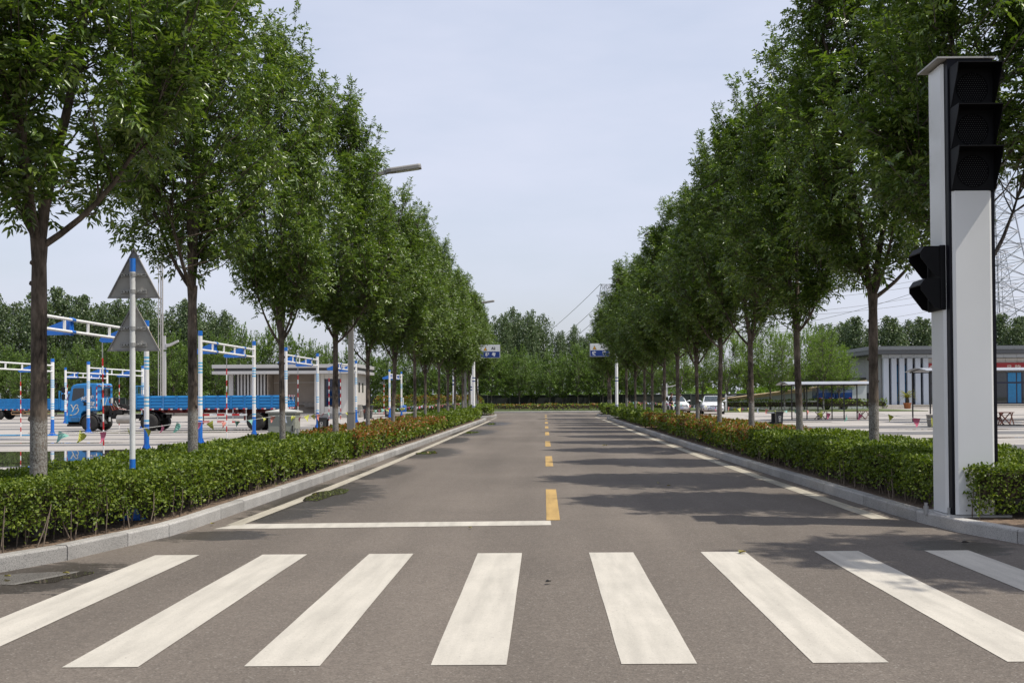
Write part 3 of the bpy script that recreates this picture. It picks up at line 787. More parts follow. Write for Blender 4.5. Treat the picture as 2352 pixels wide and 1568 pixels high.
# background groves
ENV_M = [(1.7, .5), (2.3, 1.5), (3.2, 2.0), (4.4, 2.0), (5.6, 1.5), (6.6, .8), (7.4, .25)]
MID = [ash(21 + k, fork=1.8 + .2 * k, laterals=(.3, 1.8, 3.3, 4.8), leaders=3, n_br=330, per=20, leaf_l=.20, r0=.075, H=7.3, env=ENV_M, quad6=False, comp=False) for k in range(3)]
ENV_L = [(2.2, .6), (2.8, 2.0), (3.8, 2.8), (5.2, 3.0), (6.6, 2.4), (7.8, 1.5), (8.8, .5)]
LOC = [ash(31 + k, fork=2.3, laterals=(.5, 2.2, 3.9, 5.3), leaders=2, n_br=420, per=22, leaf_l=.17, r0=.1, H=8.6, env=ENV_L, rad=1.0, quad6=False, comp=False) for k in range(2)]
def poplar(seed, H=16, Rm=2.6, n_col=9, n=9000, L=.34):
    """tall poplar: several upright plumes of leaves round a straight stem"""
    r = np.random.default_rng(seed); tb = MB()
    tb.tube([(0, 0, 0), (.1, 0, H * .5), (0, .1, H * .97)], [.17, .11, .02], 8)
    P = []; D = []
    for k in range(n_col):
        a = 2 * math.pi * k / n_col + r.uniform(-.3, .3); q = Rm * r.uniform(.25, .7)
        if k == 0: q = 0
        z0 = H * r.uniform(.16, .3); z1 = H * (r.uniform(.80, 1.0) if k else .97)
        c0 = np.array([q * .3 * math.cos(a), q * .3 * math.sin(a), z0]); c1 = np.array([q * math.cos(a), q * math.sin(a), z1])
        tb.tube([tuple(c0), tuple((c0 + c1) / 2 + np.array([q * .25 * math.cos(a), q * .25 * math.sin(a), 0])), tuple(c1)], [.05, .03, .01], 5, caps=False)
        m = n // n_col; t = r.random(m) ** .9
        w = Rm * .42 * np.sin(np.pi * np.clip(t * .9 + .08, 0, 1)) ** .7
        w = Rm * .60 * np.clip(t * 5 + .15, 0, 1) ** .5 * np.maximum(1 - t ** 6, .05) ** .5
        # tufts along each plume
        tt = np.floor(t * 16) / 16; ph = tt * 47.0 + k
        off = np.stack([np.cos(ph), np.sin(ph), 0 * ph], 1) * (w * .45)[:, None]
        g = r.normal(0, 1, (m, 3)); g /= np.linalg.norm(g, axis=1, keepdims=True); g *= (r.random(m) ** .45)[:, None]
        p = c0 + (c1 - c0) * t[:, None] + np.array([math.cos(a), math.sin(a), 0]) * (q * .5 * np.sin(np.pi * t))[:, None] + off + g * np.stack([w, w, w * .9], 1)
        P.append(p); D.append(np.array([0, 0, -.25]) + r.normal(0, .6, (m, 3)))
    P = np.concatenate(P); D = np.concatenate(D)
    LL = L * r.uniform(.7, 1.2, len(P))
    V, F = leaves4(P, D, r.normal(0, 1, P.shape), LL, LL * .75)
    return tb.mesh('trunk'), fast_mesh('crown', V, F)
POP = [poplar(41, 16, 3.0, 8), poplar(42, 16, 2.5, 6), poplar(43, 16, 3.5, 10, 11000)]
def grove(kind, specs, meshes, base_h, label, group, bark, leaf, thin=1.0):
    specs = sorted(specs)
    for i, (xd, yt, Y) in enumerate(specs):
        p = at(xd, yt, Y); sc = max(.45, (p.z - .1) / base_h)
        o = place_tree(kind, meshes[(i * 2 + int(Y)) % len(meshes)], p.x, Y, .1, random.uniform(0, 6.28), sc, label(i, len(specs)), group, bark, leaf)
        o.scale.x *= thin; o.scale.y *= thin
nth = lambda i, n: f'{ORD[i]} of its row from the left'
grove('grove_tree', [(-40, 800, 98), (18, 792, 101), (62, 806, 95), (128, 800, 99), (180, 790, 96), (238, 772, 100), (296, 778, 97), (352, 786, 100), (398, 768, 95), (446, 764, 99), (498, 772, 97)], MID, 7.4,
      lambda i, n: f'bright green tree behind the blue trucks, {nth(i, n)}', 'young trees behind the left yard', M_BARK2, M_LEAF_FAR)
grove('grove_tree', [(545, 752, 92), (590, 770, 97), (632, 748, 94), (676, 772, 96), (716, 782, 92), (752, 790, 96), (800, 800, 108), (850, 805, 110), (893, 806, 108), (935, 800, 112), (980, 800, 110), (1022, 806, 113), (1062, 800, 110), (1096, 806, 114)], MID, 7.4,
      lambda i, n: f'green tree beyond the pavilion, {nth(i, n)}', 'young trees beyond the pavilion', M_BARK2, M_LEAF_FAR)
grove('grove_tree', [(1128, 782, 112), (1160, 812, 116), (1192, 800, 113), (1226, 818, 117), (1262, 802, 112), (1292, 814, 116), (1326, 788, 112), (1352, 794, 116), (1384, 800, 112), (1412, 780, 116), (1446, 790, 118), (1484, 785, 114)], MID, 7.4,
      lambda i, n: f'green tree beyond the end of the road, {nth(i, n)}', 'trees beyond the end of the road', M_BARK2, M_LEAF_FAR)
grove('locust_tree', [(1520, 775, 104), (1562, 760, 101), (1612, 770, 106), (1668, 752, 100), (1716, 762, 104), (1768, 740, 101), (1800, 764, 97), (1846, 744, 103), (1890, 748, 99), (1926, 790, 102)], LOC, 8.8,
      lambda i, n: f'yellow-green tree behind the white cars, {nth(i, n)}', 'yellow-green trees on the right lawn', M_BARK2, M_LEAF_LOC)
grove('poplar_tree', [(-60, 680, 150), (-10, 668, 146), (34, 690, 152), (86, 672, 148), (130, 658, 152), (178, 676, 147), (220, 692, 153), (262, 684, 148), (306, 668, 151), (336, 690, 146), (392, 700, 150), (436, 688, 147), (470, 698, 152), (512, 712, 148)], POP, 16,
      lambda i, n: f'tall dark poplar behind the left yard, {nth(i, n)}', 'poplars behind the left yard', M_BARK2, M_LEAF_POP, .85)
grove('poplar_tree', [(1104, 722, 176), (1152, 716, 172), (1178, 706, 178), (1212, 710, 174), (1236, 722, 180), (1284, 758, 176), (1320, 748, 182), (1352, 764, 178), (1380, 770, 174)], POP, 16,
      lambda i, n: f'tall poplar rising beyond the road end, {nth(i, n)}', 'poplars beyond the end of the road', M_BARK2, M_LEAF_POP, .68)
grove('poplar_tree', [(1888, 745, 146), (1932, 735, 142), (1968, 728, 138), (2010, 748, 144), (2052, 726, 140), (2086, 734, 146), (2128, 728, 142), (2176, 732, 146), (2240, 728, 141), (2296, 722, 145), (2336, 726, 140), (2384, 722, 146)], POP, 16,
      lambda i, n: f'poplar rising behind the office roof, {nth(i, n)}', 'poplars behind the office', M_BARK2, M_LEAF_FAR, 1.05)
# far undergrowth that reads as one mass
def thicket(name, x0, x1, y0, y1, ztop, n, L, m, label, seed, cat='undergrowth'):
    r = np.random.default_rng(seed)
    x = r.uniform(x0, x1, n); y = r.uniform(y0, y1, n)
    h = ztop * (.72 + .2 * np.sin(x * .55 + seed) + .12 * np.sin(x * 1.7 + 2 * seed) + .08 * np.sin(x * 4.1))
    z = h * r.random(n) ** .6
    P = np.stack([x, y, z], 1); LL = L * r.uniform(.6, 1.25, n)
    V, F = leaves4(P, r.normal(0, 1, (n, 3)) + np.array([0, -.3, .5]), r.normal(0, 1, (n, 3)), LL, LL * .6)
    o = obj(name, fast_mesh(name, V, F), m); o['kind'] = 'stuff'
    tag(o, label, cat)
    return o
thicket('far_wood', -110, 130, 160, 168, 7.2, 22000, .9, M_LEAF_POP, 'dark wooded mass filling the gaps behind the tree trunks', 3, 'wood')
thicket('bushes', -60, 18, 124, 128, 2.9, 9000, .42, M_LEAF_FAR, 'green bushes growing above the dark far fence', 4, 'bushes')
thicket('bushes', 18, 52, 128, 132, 3.2, 9000, .4, M_LEAF_LOC, 'bright green bushes behind the pale ramp', 5, 'bushes')

# ------------------------------------------------------------------ hedges
M_BOX = leafmat('hedge_leaf', (0.045, 0.075, 0.008), (0.102, 0.154, 0.014), (0.20, 0.25, 0.036), trans=0.3, rough=0.45, spec=0.3)
M_RED = leafmat('hedge_leaf_red', (0.15, 0.045, 0.016), (0.27, 0.10, 0.028), (0.29, 0.19, 0.045), trans=0.3, rough=0.4)
M_TWIG = mat('hedge_twig', (0.19, 0.15, 0.115), 0.9, vary=0.3, scale=20)
def hedge(name, path, side, d0, d1, h, label, group, seed, red=0.0, z0=.12, dens=8200, L0=.034, ends=True, stems=True, hvar=0.04, near=11.0, leafm=None):
    """clipped hedge along a path: leaf shell on front, top, back and ends, with bare stems showing at the foot"""
    r = np.random.default_rng(seed)
    pa = np.array([(p.x, p.y) for p in path])
    seg = np.linalg.norm(np.diff(pa, axis=0), axis=1); cum = np.concatenate([[0], np.cumsum(seg)]); T = cum[-1]
    def frame(s):
        x = np.interp(s, cum, pa[:, 0]); y = np.interp(s, cum, pa[:, 1])
        e = .4; tx = np.interp(np.minimum(s + e, T), cum, pa[:, 0]) - np.interp(np.maximum(s - e, 0), cum, pa[:, 0]); ty = np.interp(np.minimum(s + e, T), cum, pa[:, 1]) - np.interp(np.maximum(s - e, 0), cum, pa[:, 1])
        q = np.hypot(tx, ty); tx, ty = tx / q, ty / q
        return np.stack([x, y], 1), np.stack([tx, ty], 1), np.stack([-ty, tx], 1) * side
    S = np.linspace(0, T, 600); xy = frame(S)[0]; dist = np.maximum(1.0, np.hypot(xy[:, 0], xy[:, 1]) / near)
    k = np.minimum(dist, 6.0)
    pdf = 1 / k ** 1.7; cdf = np.concatenate([[0], np.cumsum((pdf[1:] + pdf[:-1]) / 2 * np.diff(S))]); n = int(cdf[-1] * dens); cdf /= cdf[-1]
    s = np.interp(r.random(n), cdf, S); kk = np.interp(s, S, k)
    W = d1 - d0; u = r.random(n); w = r.random(n)
    face = r.choice(3, n, p=np.array([h * 1.05, W, h * .35]) / (h * 1.4 + W))
    lump = lambda a, b: .5 * np.sin(a * 2.9 + seed) + .35 * np.sin(a * 7.1 + b * 5 + seed * 2) + .3 * np.sin(a * 13.7 - b * 9)
    dep = np.abs(r.normal(0, .055, n))
    ztop = h * (1 + hvar * lump(s, 0 * s) + hvar * .8 * np.sin(s * .9 + seed))
    o = np.zeros(n); z = np.zeros(n); no = np.zeros(n); nz = np.zeros(n)
    f0 = face == 0; f1 = face == 1; f2 = face == 2
    ulow = .10 + .90 * u ** .8
    o[f0] = (d0 + dep - .05 * lump(s, ulow * 2))[f0]; z[f0] = (ztop * ulow)[f0]; no[f0] = -1; nz[f0] = .35
    o[f1] = (d0 + W * w)[f1]; z[f1] = (ztop - dep * .8 + .03 * lump(s, w * 3))[f1]; nz[f1] = 1
    mid = np.exp(-((w - .55) / .12) ** 2); z[f1] -= (.10 * mid)[f1]
    o[f2] = (d1 - dep)[f2]; z[f2] = (ztop * (.15 + .85 * u))[f2]; no[f2] = 1; nz[f2] = .35
    # rounded shoulders
    sh = f0 & (z > ztop * .86); o[sh] += (z[sh] - ztop[sh] * .86) * .5
    # thin out the foot of the front so stems show
    keep = ~(f0 & (u < .24) & (r.random(n) < .85 - 2.6 * u))
    gapn = np.sin(s * 4.4 + seed) + .6 * np.sin(s * 9.7 + ulow * 6)
    keep &= ~(f0 & (gapn < -1.2) & (r.random(n) < .5))
    # end caps
    C, Tg, Nn = frame(s)
    if ends:
        ne = int(dens * .75 * W / np.mean(k) ** 1.7)
        se = np.where(r.random(ne) < .5, r.exponential(.06, ne), T - r.exponential(.06, ne)); se = np.clip(se, 0, T)
        Ce, Te, Ne = frame(se); oe = d0 + W * r.random(ne); ze = h * (.1 + .9 * r.random(ne))
        Pe = np.concatenate([Ce + Ne * oe[:, None], (z0 + ze)[:, None]], 1)
        De = np.concatenate([Te * np.where(se < T / 2, -1, 1)[:, None], np.full((ne, 1), .4)], 1)
    P = np.concatenate([C + Nn * o[:, None], (z0 + z)[:, None]], 1)
    Dv = np.concatenate([Nn * no[:, None], nz[:, None]], 1)
    topness = np.clip((z / h - .72) / .28, 0, 1) if not ends else None
    P, Dv, kk = P[keep], Dv[keep], kk[keep]; zr = (z / h)[keep]
    if ends:
        ke = np.interp(se, S, k); P = np.concatenate([P, Pe]); Dv = np.concatenate([Dv, De]); kk = np.concatenate([kk, ke]); zr = np.concatenate([zr, ze / h])
    n = len(P)
    Nrm = unit(Dv * .8 + np.array([0, 0, .45]) + r.normal(0, .42, (n, 3)))          # leaf faces look outwards and up
    Dv = unit(Dv * .35 + np.array([0, 0, .25]) + r.normal(0, .6, (n, 3)))
    LL = L0 * r.uniform(.7, 1.25, n) * kk ** .85
    if np.mean(kk) < 2.2: V, F = leaves(P, Dv, Nrm, LL, LL * .62, .12, broad=True); per = 2
    else: V, F = leaves4(P, Dv, Nrm, LL, LL * .7); per = 1
    mi = None
    if red > 0:
        pr = red * np.clip(.10 + 1.15 * np.clip((zr - .62) / .34, 0, 1), 0, 1)
        mi = (r.random(n) < pr).astype(np.int32); mi = np.repeat(mi, 1) if per == 1 else np.concatenate([mi[:, None]] * 2, 1).ravel()
    root = empty(name, (0, 0, 0), 0, label, 'hedge', group)
    fo = obj('foliage', fast_mesh('foliage', V, F, mi), [leafm or M_BOX, M_RED], root); fo['kind'] = 'stuff'
    if stems:
        tb = MB(); q = random.Random(seed)
        for _ in range(int(T * 9)):
            sx = q.uniform(0, T)
            c, t, nn = frame(np.array([sx])); dd = d0 + q.choice([.04, .12, .3, .6]) + q.uniform(-.03, .05)
            if math.hypot(c[0][0], c[0][1]) > 45: continue
            b = Vector((*(c[0] + nn[0] * dd), z0)); ln = q.uniform(.25, .5)
            e = b + Vector((t[0][0] * q.uniform(-.12, .12), t[0][1] * q.uniform(-.12, .12), ln)); e += Vector((nn[0][0], nn[0][1], 0)) * q.uniform(-.08, .08)
            md = b.lerp(e, .5) + Vector((q.uniform(-.02, .02), q.uniform(-.02, .02), 0))
            tb.tube([b, md, e], [.0075, .006, .005], 5, caps=False)
        if tb.v:
            so = obj('stems', tb, M_TWIG, root); so['kind'] = 'stuff'
    # solid core for the inner twigs; the dark inside is put into its colour
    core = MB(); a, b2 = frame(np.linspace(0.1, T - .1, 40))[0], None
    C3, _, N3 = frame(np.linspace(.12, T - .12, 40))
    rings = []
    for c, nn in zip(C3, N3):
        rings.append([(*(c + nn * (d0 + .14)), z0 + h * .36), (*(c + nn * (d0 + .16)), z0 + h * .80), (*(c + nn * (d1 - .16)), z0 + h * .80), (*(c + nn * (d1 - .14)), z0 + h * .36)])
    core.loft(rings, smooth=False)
    co = obj('dark_twig_core', core, mat('dark_twig_core', (0.05, 0.042, 0.03), 1.0, vary=.3, spec=.0), root); co['kind'] = 'stuff'
    return root
def cut(path, ya, yb): return [p for p in path if ya <= p.y <= yb]
GH = 'clipped hedges along the kerbs'
nearL = [p for p in KL if p.x > -12 and p.y <= 24.6]
hedge('hedge', nearL, 1, .24, 2.15, .62, 'glossy green hedge along the left kerb nearest the camera', GH, 1)
hedge('hedge', cut(KL, 24.4, 46.2), 1, .28, 2.2, .58, 'red-leaved hedge along the left kerb beside the grey lamp post', GH, 2, red=.6)
hedge('hedge', cut(KL, 46.0, 71.0), 1, .3, 2.2, .64, 'green hedge at the far part of the left kerb', GH, 3)
hedge('hedge', [p for p in KR if p.x < 4.72 and 11.5 < p.y <= 24.2], -1, .24, 2.3, .63, 'shaded green hedge along the right kerb behind the signal column', GH, 4)
hedge('hedge', [p for p in KR if 5.05 < p.x < 9 and p.y < 11.3][::1], -1, .62, 2.2, .84, 'green hedge at the right edge in front of the signal column', GH, 9, stems=True)
hedge('hedge', cut(KR, 24.0, 49.5), -1, .28, 2.3, .58, 'red-leaved hedge along the right kerb before the white cars', GH, 5, red=.5)
hedge('hedge', cut(KR, 49.2, 73.5), -1, .3, 2.3, .62, 'green hedge at the far part of the right kerb', GH, 6)
GF = 'hedges round the far crossing'
for s, xk, nm in ((-1, -3.85, 'left'), (1, 4.3, 'right')):
    hedge('hedge', [Vector((xk + s * .35, 81.4)), Vector((xk + s * .35, 85)), Vector((xk + s * .35, 89.2))], -s, 0, 3.0, .78, f'short green hedge block on the {nm} corner of the far crossing', GF, 10 + s, stems=False)
hedge('hedge', [Vector((-62, 105.5)), Vector((-20, 105.5)), Vector((13, 105.5))], 1, 0, 1.6, .68, 'long bronze-green hedge across the end of the road', GF, 21, red=.35, stems=False, dens=2600)
hedge('hedge', [Vector((-34, 98)), Vector((-20, 98)), Vector((-6.5, 98))], 1, 0, 1.2, .8, 'dark green hedge behind the left pavilion', GF, 22, stems=False, dens=2200) if False else None
hedge('hedge', [Vector((-60, 100)), Vector((-40, 100)), Vector((-6.5, 100))], 1, 0, 1.5, .8, 'green hedge at the back of the left yard', GF, 23, stems=False, dens=2200)
hedge('hedge', [Vector((15.8, 99.5)), Vector((22, 99.5)), Vector((32, 99.5))], 1, 0, 1.6, 1.0, 'dark green hedge on the lawn before the ramp', GF, 24, stems=False, dens=2400)
# round clipped bushes
def ball_bush(x, y, r_, seed, label):
    r = np.random.default_rng(seed); n = 900
    g = unit(r.normal(0, 1, (n, 3))); rad = r_ * (1 - np.abs(r.normal(0, .08, n)))
    P = g * rad[:, None] * np.array([1, 1, .85]) + np.array([0, 0, r_ * .8])
    V, F = leaves4(P, g + r.normal(0, .7, g.shape), g + r.normal(0, .6, g.shape), .17, .12)
    mi = (r.random(n) < .45 * np.clip(g[:, 2] + .3, 0, 1)).astype(np.int32)
    o = obj('ball_bush', fast_mesh('ball_bush', V, F, mi), [M_BOX, M_RED], None, (x, y, .2)); tag(o, label, 'bush', 'round bushes behind the left yard')
for i, (xd, wpx) in enumerate([(880, 18), (912, 20), (945, 20), (975, 20), (1008, 18), (1040, 20), (1062, 18), (1088, 16)]):
    p = at(xd, 930, 102.4); ball_bush(p.x, 102.4, .95, 60 + i, f'round bronze-topped bush behind the left tree trunks, {ORD[i]} from the pavilion')
# ------------------------------------------------------------------ common paints
BLUE = mat('paint_blue', (0.012, 0.145, 0.54), 0.35, vary=.08, coat=.2)
SKYB = mat('paint_light_blue', (0.11, 0.43, 0.72), 0.4, vary=.08)
WHITE = mat('paint_white', (0.78, 0.78, 0.77), 0.4, vary=.05, scale=3)
RED = mat('paint_red', (0.50, 0.022, 0.025), 0.45, vary=.1)
GALV = mat('galvanised_steel', (0.34, 0.34, 0.33), 0.5, .5, vary=.12, scale=4)
LAMPGREY = mat('lamp_post_grey', (0.245, 0.235, 0.22), 0.5, .1, vary=.06, scale=2)
BLACK = mat('black_plastic', (0.010, 0.010, 0.011), 0.5, vary=.15, spec=.3)
RUBBER = mat('tyre_rubber', (0.022, 0.021, 0.020), 0.85, vary=.25, scale=12, bump=.3)
DARKMET = mat('dark_frame', (0.022, 0.02, 0.022), 0.45, .3, vary=.1)
CHASSIS = mat('chassis', (0.028, 0.025, 0.023), 0.7, .2, vary=.4, scale=8)
TRUCKB = mat('truck_blue', (0.012, 0.205, 0.52), 0.38, vary=.10, scale=1.5, coat=.25)
BOARDB = mat('sideboard_blue', (0.013, 0.19, 0.47), 0.45, vary=.14, scale=2.5)
GLASS = glassmat('window_glass', (0.02, 0.024, 0.027))
REDREF = mat('reflector_red', (0.55, 0.03, 0.04), 0.35)
WHTREF = mat('reflector_white', (0.75, 0.74, 0.72), 0.35)
STEEL = mat('bare_steel', (0.42, 0.41, 0.39), 0.35, .7, vary=.1)

# ------------------------------------------------------------------ gantries of the parking test and their hanging rods
def pole_mesh(h=3.62, r=.067):
    mb = MB(); k = h / 3.62
    marks = [(0.0, .765, 0), (.765, .83, 1), (.83, .885, 2), (.885, 1.25, 1), (1.25, 1.30, 2), (1.30, 1.36, 1), (1.36, 1.41, 2), (1.41, 1.47, 1), (1.47, 1.52, 2), (1.52, 2.27, 1),
             (2.27, 2.32, 2), (2.32, 2.37, 1), (2.37, 2.42, 2), (2.42, 2.47, 1), (2.47, 2.52, 2), (2.52, 2.57, 1), (2.57, 2.62, 2), (2.62, 3.46, 1), (3.46, 3.62, 0)]
    for z0, z1, mi in marks: mb.tube([(0, 0, z0 * k), (0, 0, z1 * k)], r + (.003 if mi == 0 else 0), 14, mi, caps=(mi == 0))
    mb.box(-.17, .17, -.17, .17, 0, .02, 0)
    for a in range(4):
        M = Matrix.Rotation(a * math.pi / 2, 4, 'Z'); mb.prism([(r * .9, .02), (.16, .02), (r * .9, .24)], -.006, .006, 0, 'y', M)
    return mb.mesh('pole')
def gantry_base(h=3.62):
    root = empty('test_gantry')
    L = 6.3; k = h / 3.62; zt, zb = 3.30 * k, 3.02 * k
    pm = pole_mesh(h)
    for y in (0, L): obj('pole', pm, [BLUE, WHITE, SKYB], root, (0, y, 0))
    rail = MB(); rail.tube([(0, .06, 0), (0, L - .06, 0)], .034, 10); rm_ = rail.mesh('rail')
    for z in (zt, zb): obj('rail', rm_, WHITE, root, (0, 0, z))
    st = MB(); st.box(-.022, .022, -.03, .03, zb + .03, zt - .03); sm = st.mesh('strut')
    for i in range(4): obj('strut', sm, WHITE, root, (0, L * (i + 1) / 5, 0))
    br = MB()
    br.prism([(0, zb - .06), (0, zt + .04), (-.14, zt + .02), (-.74, zb + .06), (-.78, zb - .02), (-.70, zb - .07)], -.012, .012, 0)
    for z in (zt, zb): br.tube([(0, -.09, z), (0, .09, z)], .045, 10)
    br.box(-.05, -.02, -.09, .09, zb - .08, zt + .06)
    bmh = br.mesh('bracket')
    for y in (L * .27, L * .80): obj('bracket', bmh, BLUE, root, (0, y, 0))
    return root
GAN = gantry_base()
GANX = -10.95
gspots = [(GANX, 23.1, 0, 1), (GANX, 34.0, 0, 1), (GANX, 45.3, 0, 1), (GANX, 55.9, 0, 1), (GANX, 75.7, 0, .95), (-19.9, 36.9, 0, .86), (-19.9, 46.6, 0, .86), (-29.6, 66, 0, .95)]
glab = ['blue and white pole gantry behind the triangular signs, nearest of the row', 'blue and white gantry just right of the second left tree, with two blue brackets', 'blue and white gantry in front of the louvred pavilion',
        'blue and white gantry right of the pavilion window by the grey lamp post', 'distant blue and white gantry behind the blue barrel', 'lower blue and white gantry at the left edge behind the first tree', 'lower blue and white gantry in front of the blue truck cab', 'small far gantry behind the cab of the blue tractor truck']
ROD = None
def rod_mesh(L):
    mb = MB(); n = 12; z = 0
    for i in range(n):
        mb.tube([(0, 0, L * .86 * i / n), (0, 0, L * .86 * (i + 1) / n)], .021, 8, 1 if i % 2 == 0 else 0, caps=i == 0)
    mb.tube([(0, 0, L * .86), (0, 0, L)], .016, 8, 2)
    return mb.mesh('marker_rod')
rmesh = {}
for i, (x, y, rz, sc) in enumerate(gspots):
    g = GAN if i == 0 else copy_tree(GAN)
    g.location = (x, y, .1); g.scale = (1, 1, sc)
    tag(g, glab[i], 'gantry', 'blue and white gantries of the driving test yard')
    for k, f in enumerate((.27, .80)):
        L = (3.02 * sc - .07) - .03
        if sc not in rmesh: rmesh[sc] = rod_mesh(L)
        o = obj('marker_rod', rmesh[sc], [RED, WHITE, GALV], None, (x - .66, y + 6.3 * f, .13))
        o.rotation_euler = (random.uniform(-.012, .012), random.uniform(-.012, .012), 0)
        tag(o, 'striped rod hanging from the ' + ('nearer' if k == 0 else 'farther') + ' bracket of ' + ['the gantry behind the triangular signs', 'the gantry right of the second left tree', 'the gantry before the louvred pavilion', 'the gantry by the grey lamp post', 'the distant gantry behind the barrel', 'the low gantry at the left edge', 'the low gantry before the truck cab', 'the small far gantry behind the cab'][i], 'marker rod', 'striped rods hanging from the gantries')
rc = MB(); rc.box(0, 9.0, -.05, .05, 0, .05)
o = obj('floor_rail', rc, SKYB, None, (-28.5, 43.2, .106)); tag(o, 'blue rail lying on the concrete at the foot of the low gantries', 'rail')

# ------------------------------------------------------------------ triangular warning signs seen from behind
SX, SY = gp(306, 1192, .12)[:2]
ws = empty('warning_sign', (SX, SY, .12), 0, 'two grey triangular sign backs one above the other on a white and blue pole', 'road sign')
mb = MB(); zt = zat(593, SX, SY) - .12
mb.tube([(0, 0, 0), (0, 0, .72)], .034, 14, 1, False); mb.tube([(0, 0, .72), (0, 0, zt - .16)], .0325, 14, 0, False); mb.tube([(0, 0, zt - .16), (0, 0, zt)], .034, 14, 1)
mb.box(-.12, .12, -.12, .12, 0, .015, 1)
for a in range(4): mb.prism([(.03, .015), (.10, .015), (.03, .18)], -.004, .004, 1, 'y', Matrix.Rotation(a * math.pi / 2 + .4, 4, 'Z'))
obj('pole', mb, [mat('sign_pole_white', (0.62, 0.63, 0.62), .4, vary=.12, scale=5), BLUE], ws)
PLATE = mat('sign_back_aluminium', (0.36, 0.353, 0.335), .6, .0, vary=.10, scale=3)
for yt, yb in ((568, 684), (692, 806)):
    z1, z0 = zat(yt, SX, SY) - .12, zat(yb, SX, SY) - .12; hw = .315
    mb = MB(); mb.prism([(-hw, z0), (hw, z0), (0, z1)], .045, .05)
    pl = obj('sign_plate', mb, PLATE, ws)
    # turned-in rim
    rim = MB(); c = (0, z0 + (z1 - z0) / 3); inn = [(x + (c[0] - x) * .075, z + (c[1] - z) * .075) for x, z in ((-hw, z0), (hw, z0), (0, z1))]; ou = [(-hw, z0), (hw, z0), (0, z1)]
    for i in range(3):
        j = (i + 1) % 3; rim.prism([ou[i], ou[j], inn[j], inn[i]], .026, .0445)
    obj('rim', rim, mat('sign_rim', (0.22, 0.215, 0.21), .5, .4), pl)
    fr = MB(); fr.prism([(-hw, z0), (hw, z0), (0, z1)], .0505, .053); obj('face', fr, mat('sign_yellow', (.62, .40, .02), .5), pl)
    for zz in (z0 + (z1 - z0) * .13, z0 + (z1 - z0) * .46):
        b = MB(); b.tube([(0, 0, zz - .022), (0, 0, zz + .022)], .040, 14)
        for sx in (-1, 1):
            b.box(sx * .04, sx * .152, .020, .043, zz + .006, zz + .020); b.box(sx * .04, sx * .152, .020, .043, zz - .020, zz - .006); b.box(sx * .135, sx * .155, .03, .0445, zz - .026, zz + .026)
            for q in (.062, .098): b.tube([(sx * q, -.012, zz), (sx * q, .045, zz)], .010, 8)
        obj('clamp', b, GALV, ws)

# ------------------------------------------------------------------ lamp posts beside the road
def lamp(x, y, sgn, label):
    root = empty('lamp_post', (x, y, .12), 0, label, 'lamp post', 'tall grey lamp posts along the road')
    b = MB(); b.box(-.10, .10, -.10, .10, 0, 1.02); b.box(-.107, .107, -.107, .107, 1.02, 1.04); obj('base', b, LAMPGREY, root)
    p = MB(); p.loft([[(sx * w, sy * w, z) for sx, sy in ((-1, -1), (1, -1), (1, 1), (-1, 1))] for z, w in ((1.04, .072), (8.2, .06))], smooth=False); obj('pole', p, LAMPGREY, root)
    ar = MB(); ar.loft([[(sgn * u, v, z + w) for v, w in ((-.05, -.05), (.05, -.05), (.05, .05), (-.05, .05))] for u, z in ((.05, 7.55), (1.1, 7.78))], smooth=False); obj('arm', ar, LAMPGREY, root)
    hd = MB(); M = Matrix.Translation((sgn * 1.0, 0, 7.76)) @ Matrix.Rotation(-sgn * R(8), 4, 'Y')
    hd.loft([[M @ Vector((sgn * u, v * wv, w)) for v, w in ((-1, -.03), (1, -.03), (1, .05), (.8, .09), (-.8, .09), (-1, .05))] for u, wv in ((0, .07), (.16, .15), (.95, .15), (1.0, .13))], smooth=False)
    h = obj('lamp_head', hd, LAMPGREY, root)
    d = MB(); d.box(.3, .92, -.12, .12, -.042, -.032, 0, Matrix.Translation((sgn * 1.0, 0, 7.76)) @ Matrix.Rotation(-sgn * R(8), 4, 'Y') if sgn > 0 else None); obj('diffuser', d, mat('lamp_diffuser', (.5, .5, .48), .3), h)
    return root
lamp(xat(806.5, 29.9, .8), 29.9, 1, 'grey square lamp post beside the fourth whole left tree, head over the road')
lamp(xat(1069, 72, .8), 72, 1, 'far grey lamp post among the last left trees')

# ------------------------------------------------------------------ traffic signal column
XL, XR, YF, DP = 4.735, 5.27, 12.4, .58
ts = empty('traffic_signal', (XL, YF, .13), 0, 'tall white and black signal column with unlit hooded lamps', 'traffic signal')
W_ = XR - XL; HT = zat(166, XL, YF + DP) - .13
PANEL = mat('signal_panel', (0.68, 0.69, 0.68), .3, .0, vary=.03, scale=1.5, coat=.1)
EDGE = mat('signal_edge', (0.005, 0.005, 0.009), .4, vary=.1, spec=.2)
mb = MB(); mb.box(0, W_, 0, DP, .02, HT); obj('column', mb, EDGE, ts, bevel=.006)
mb = MB(); mb.box(-.10, W_ + .12, -.08, DP + .08, 0, .022); obj('base_plate', mb, mat('base_plate_grey', (.45, .44, .42), .5), ts)
ztop = zat(438, XL + .3, YF) - .13
mb = MB()
mb.loft([[(.03, -.004, z), (.06, -.034, z), (W_ - .075, -.034, z), (W_ - .045, -.004, z)] for z in (.03, ztop)], smooth=False)
obj('front_panel', mb, PANEL, ts)
mb = MB()
mb.loft([[(-.004, .10, z), (-.034, .13, z), (-.034, .51, z), (-.004, .54, z)][::-1] for z in (.03, HT - .03)], smooth=False)
obj('side_panel', mb, PANEL, ts)
mb = MB(); mb.box(-.12, W_ + .02, -.02, DP + .06, HT, HT + .02); obj('cap', mb, mat('cap_grey', (.40, .39, .37), .5), ts)
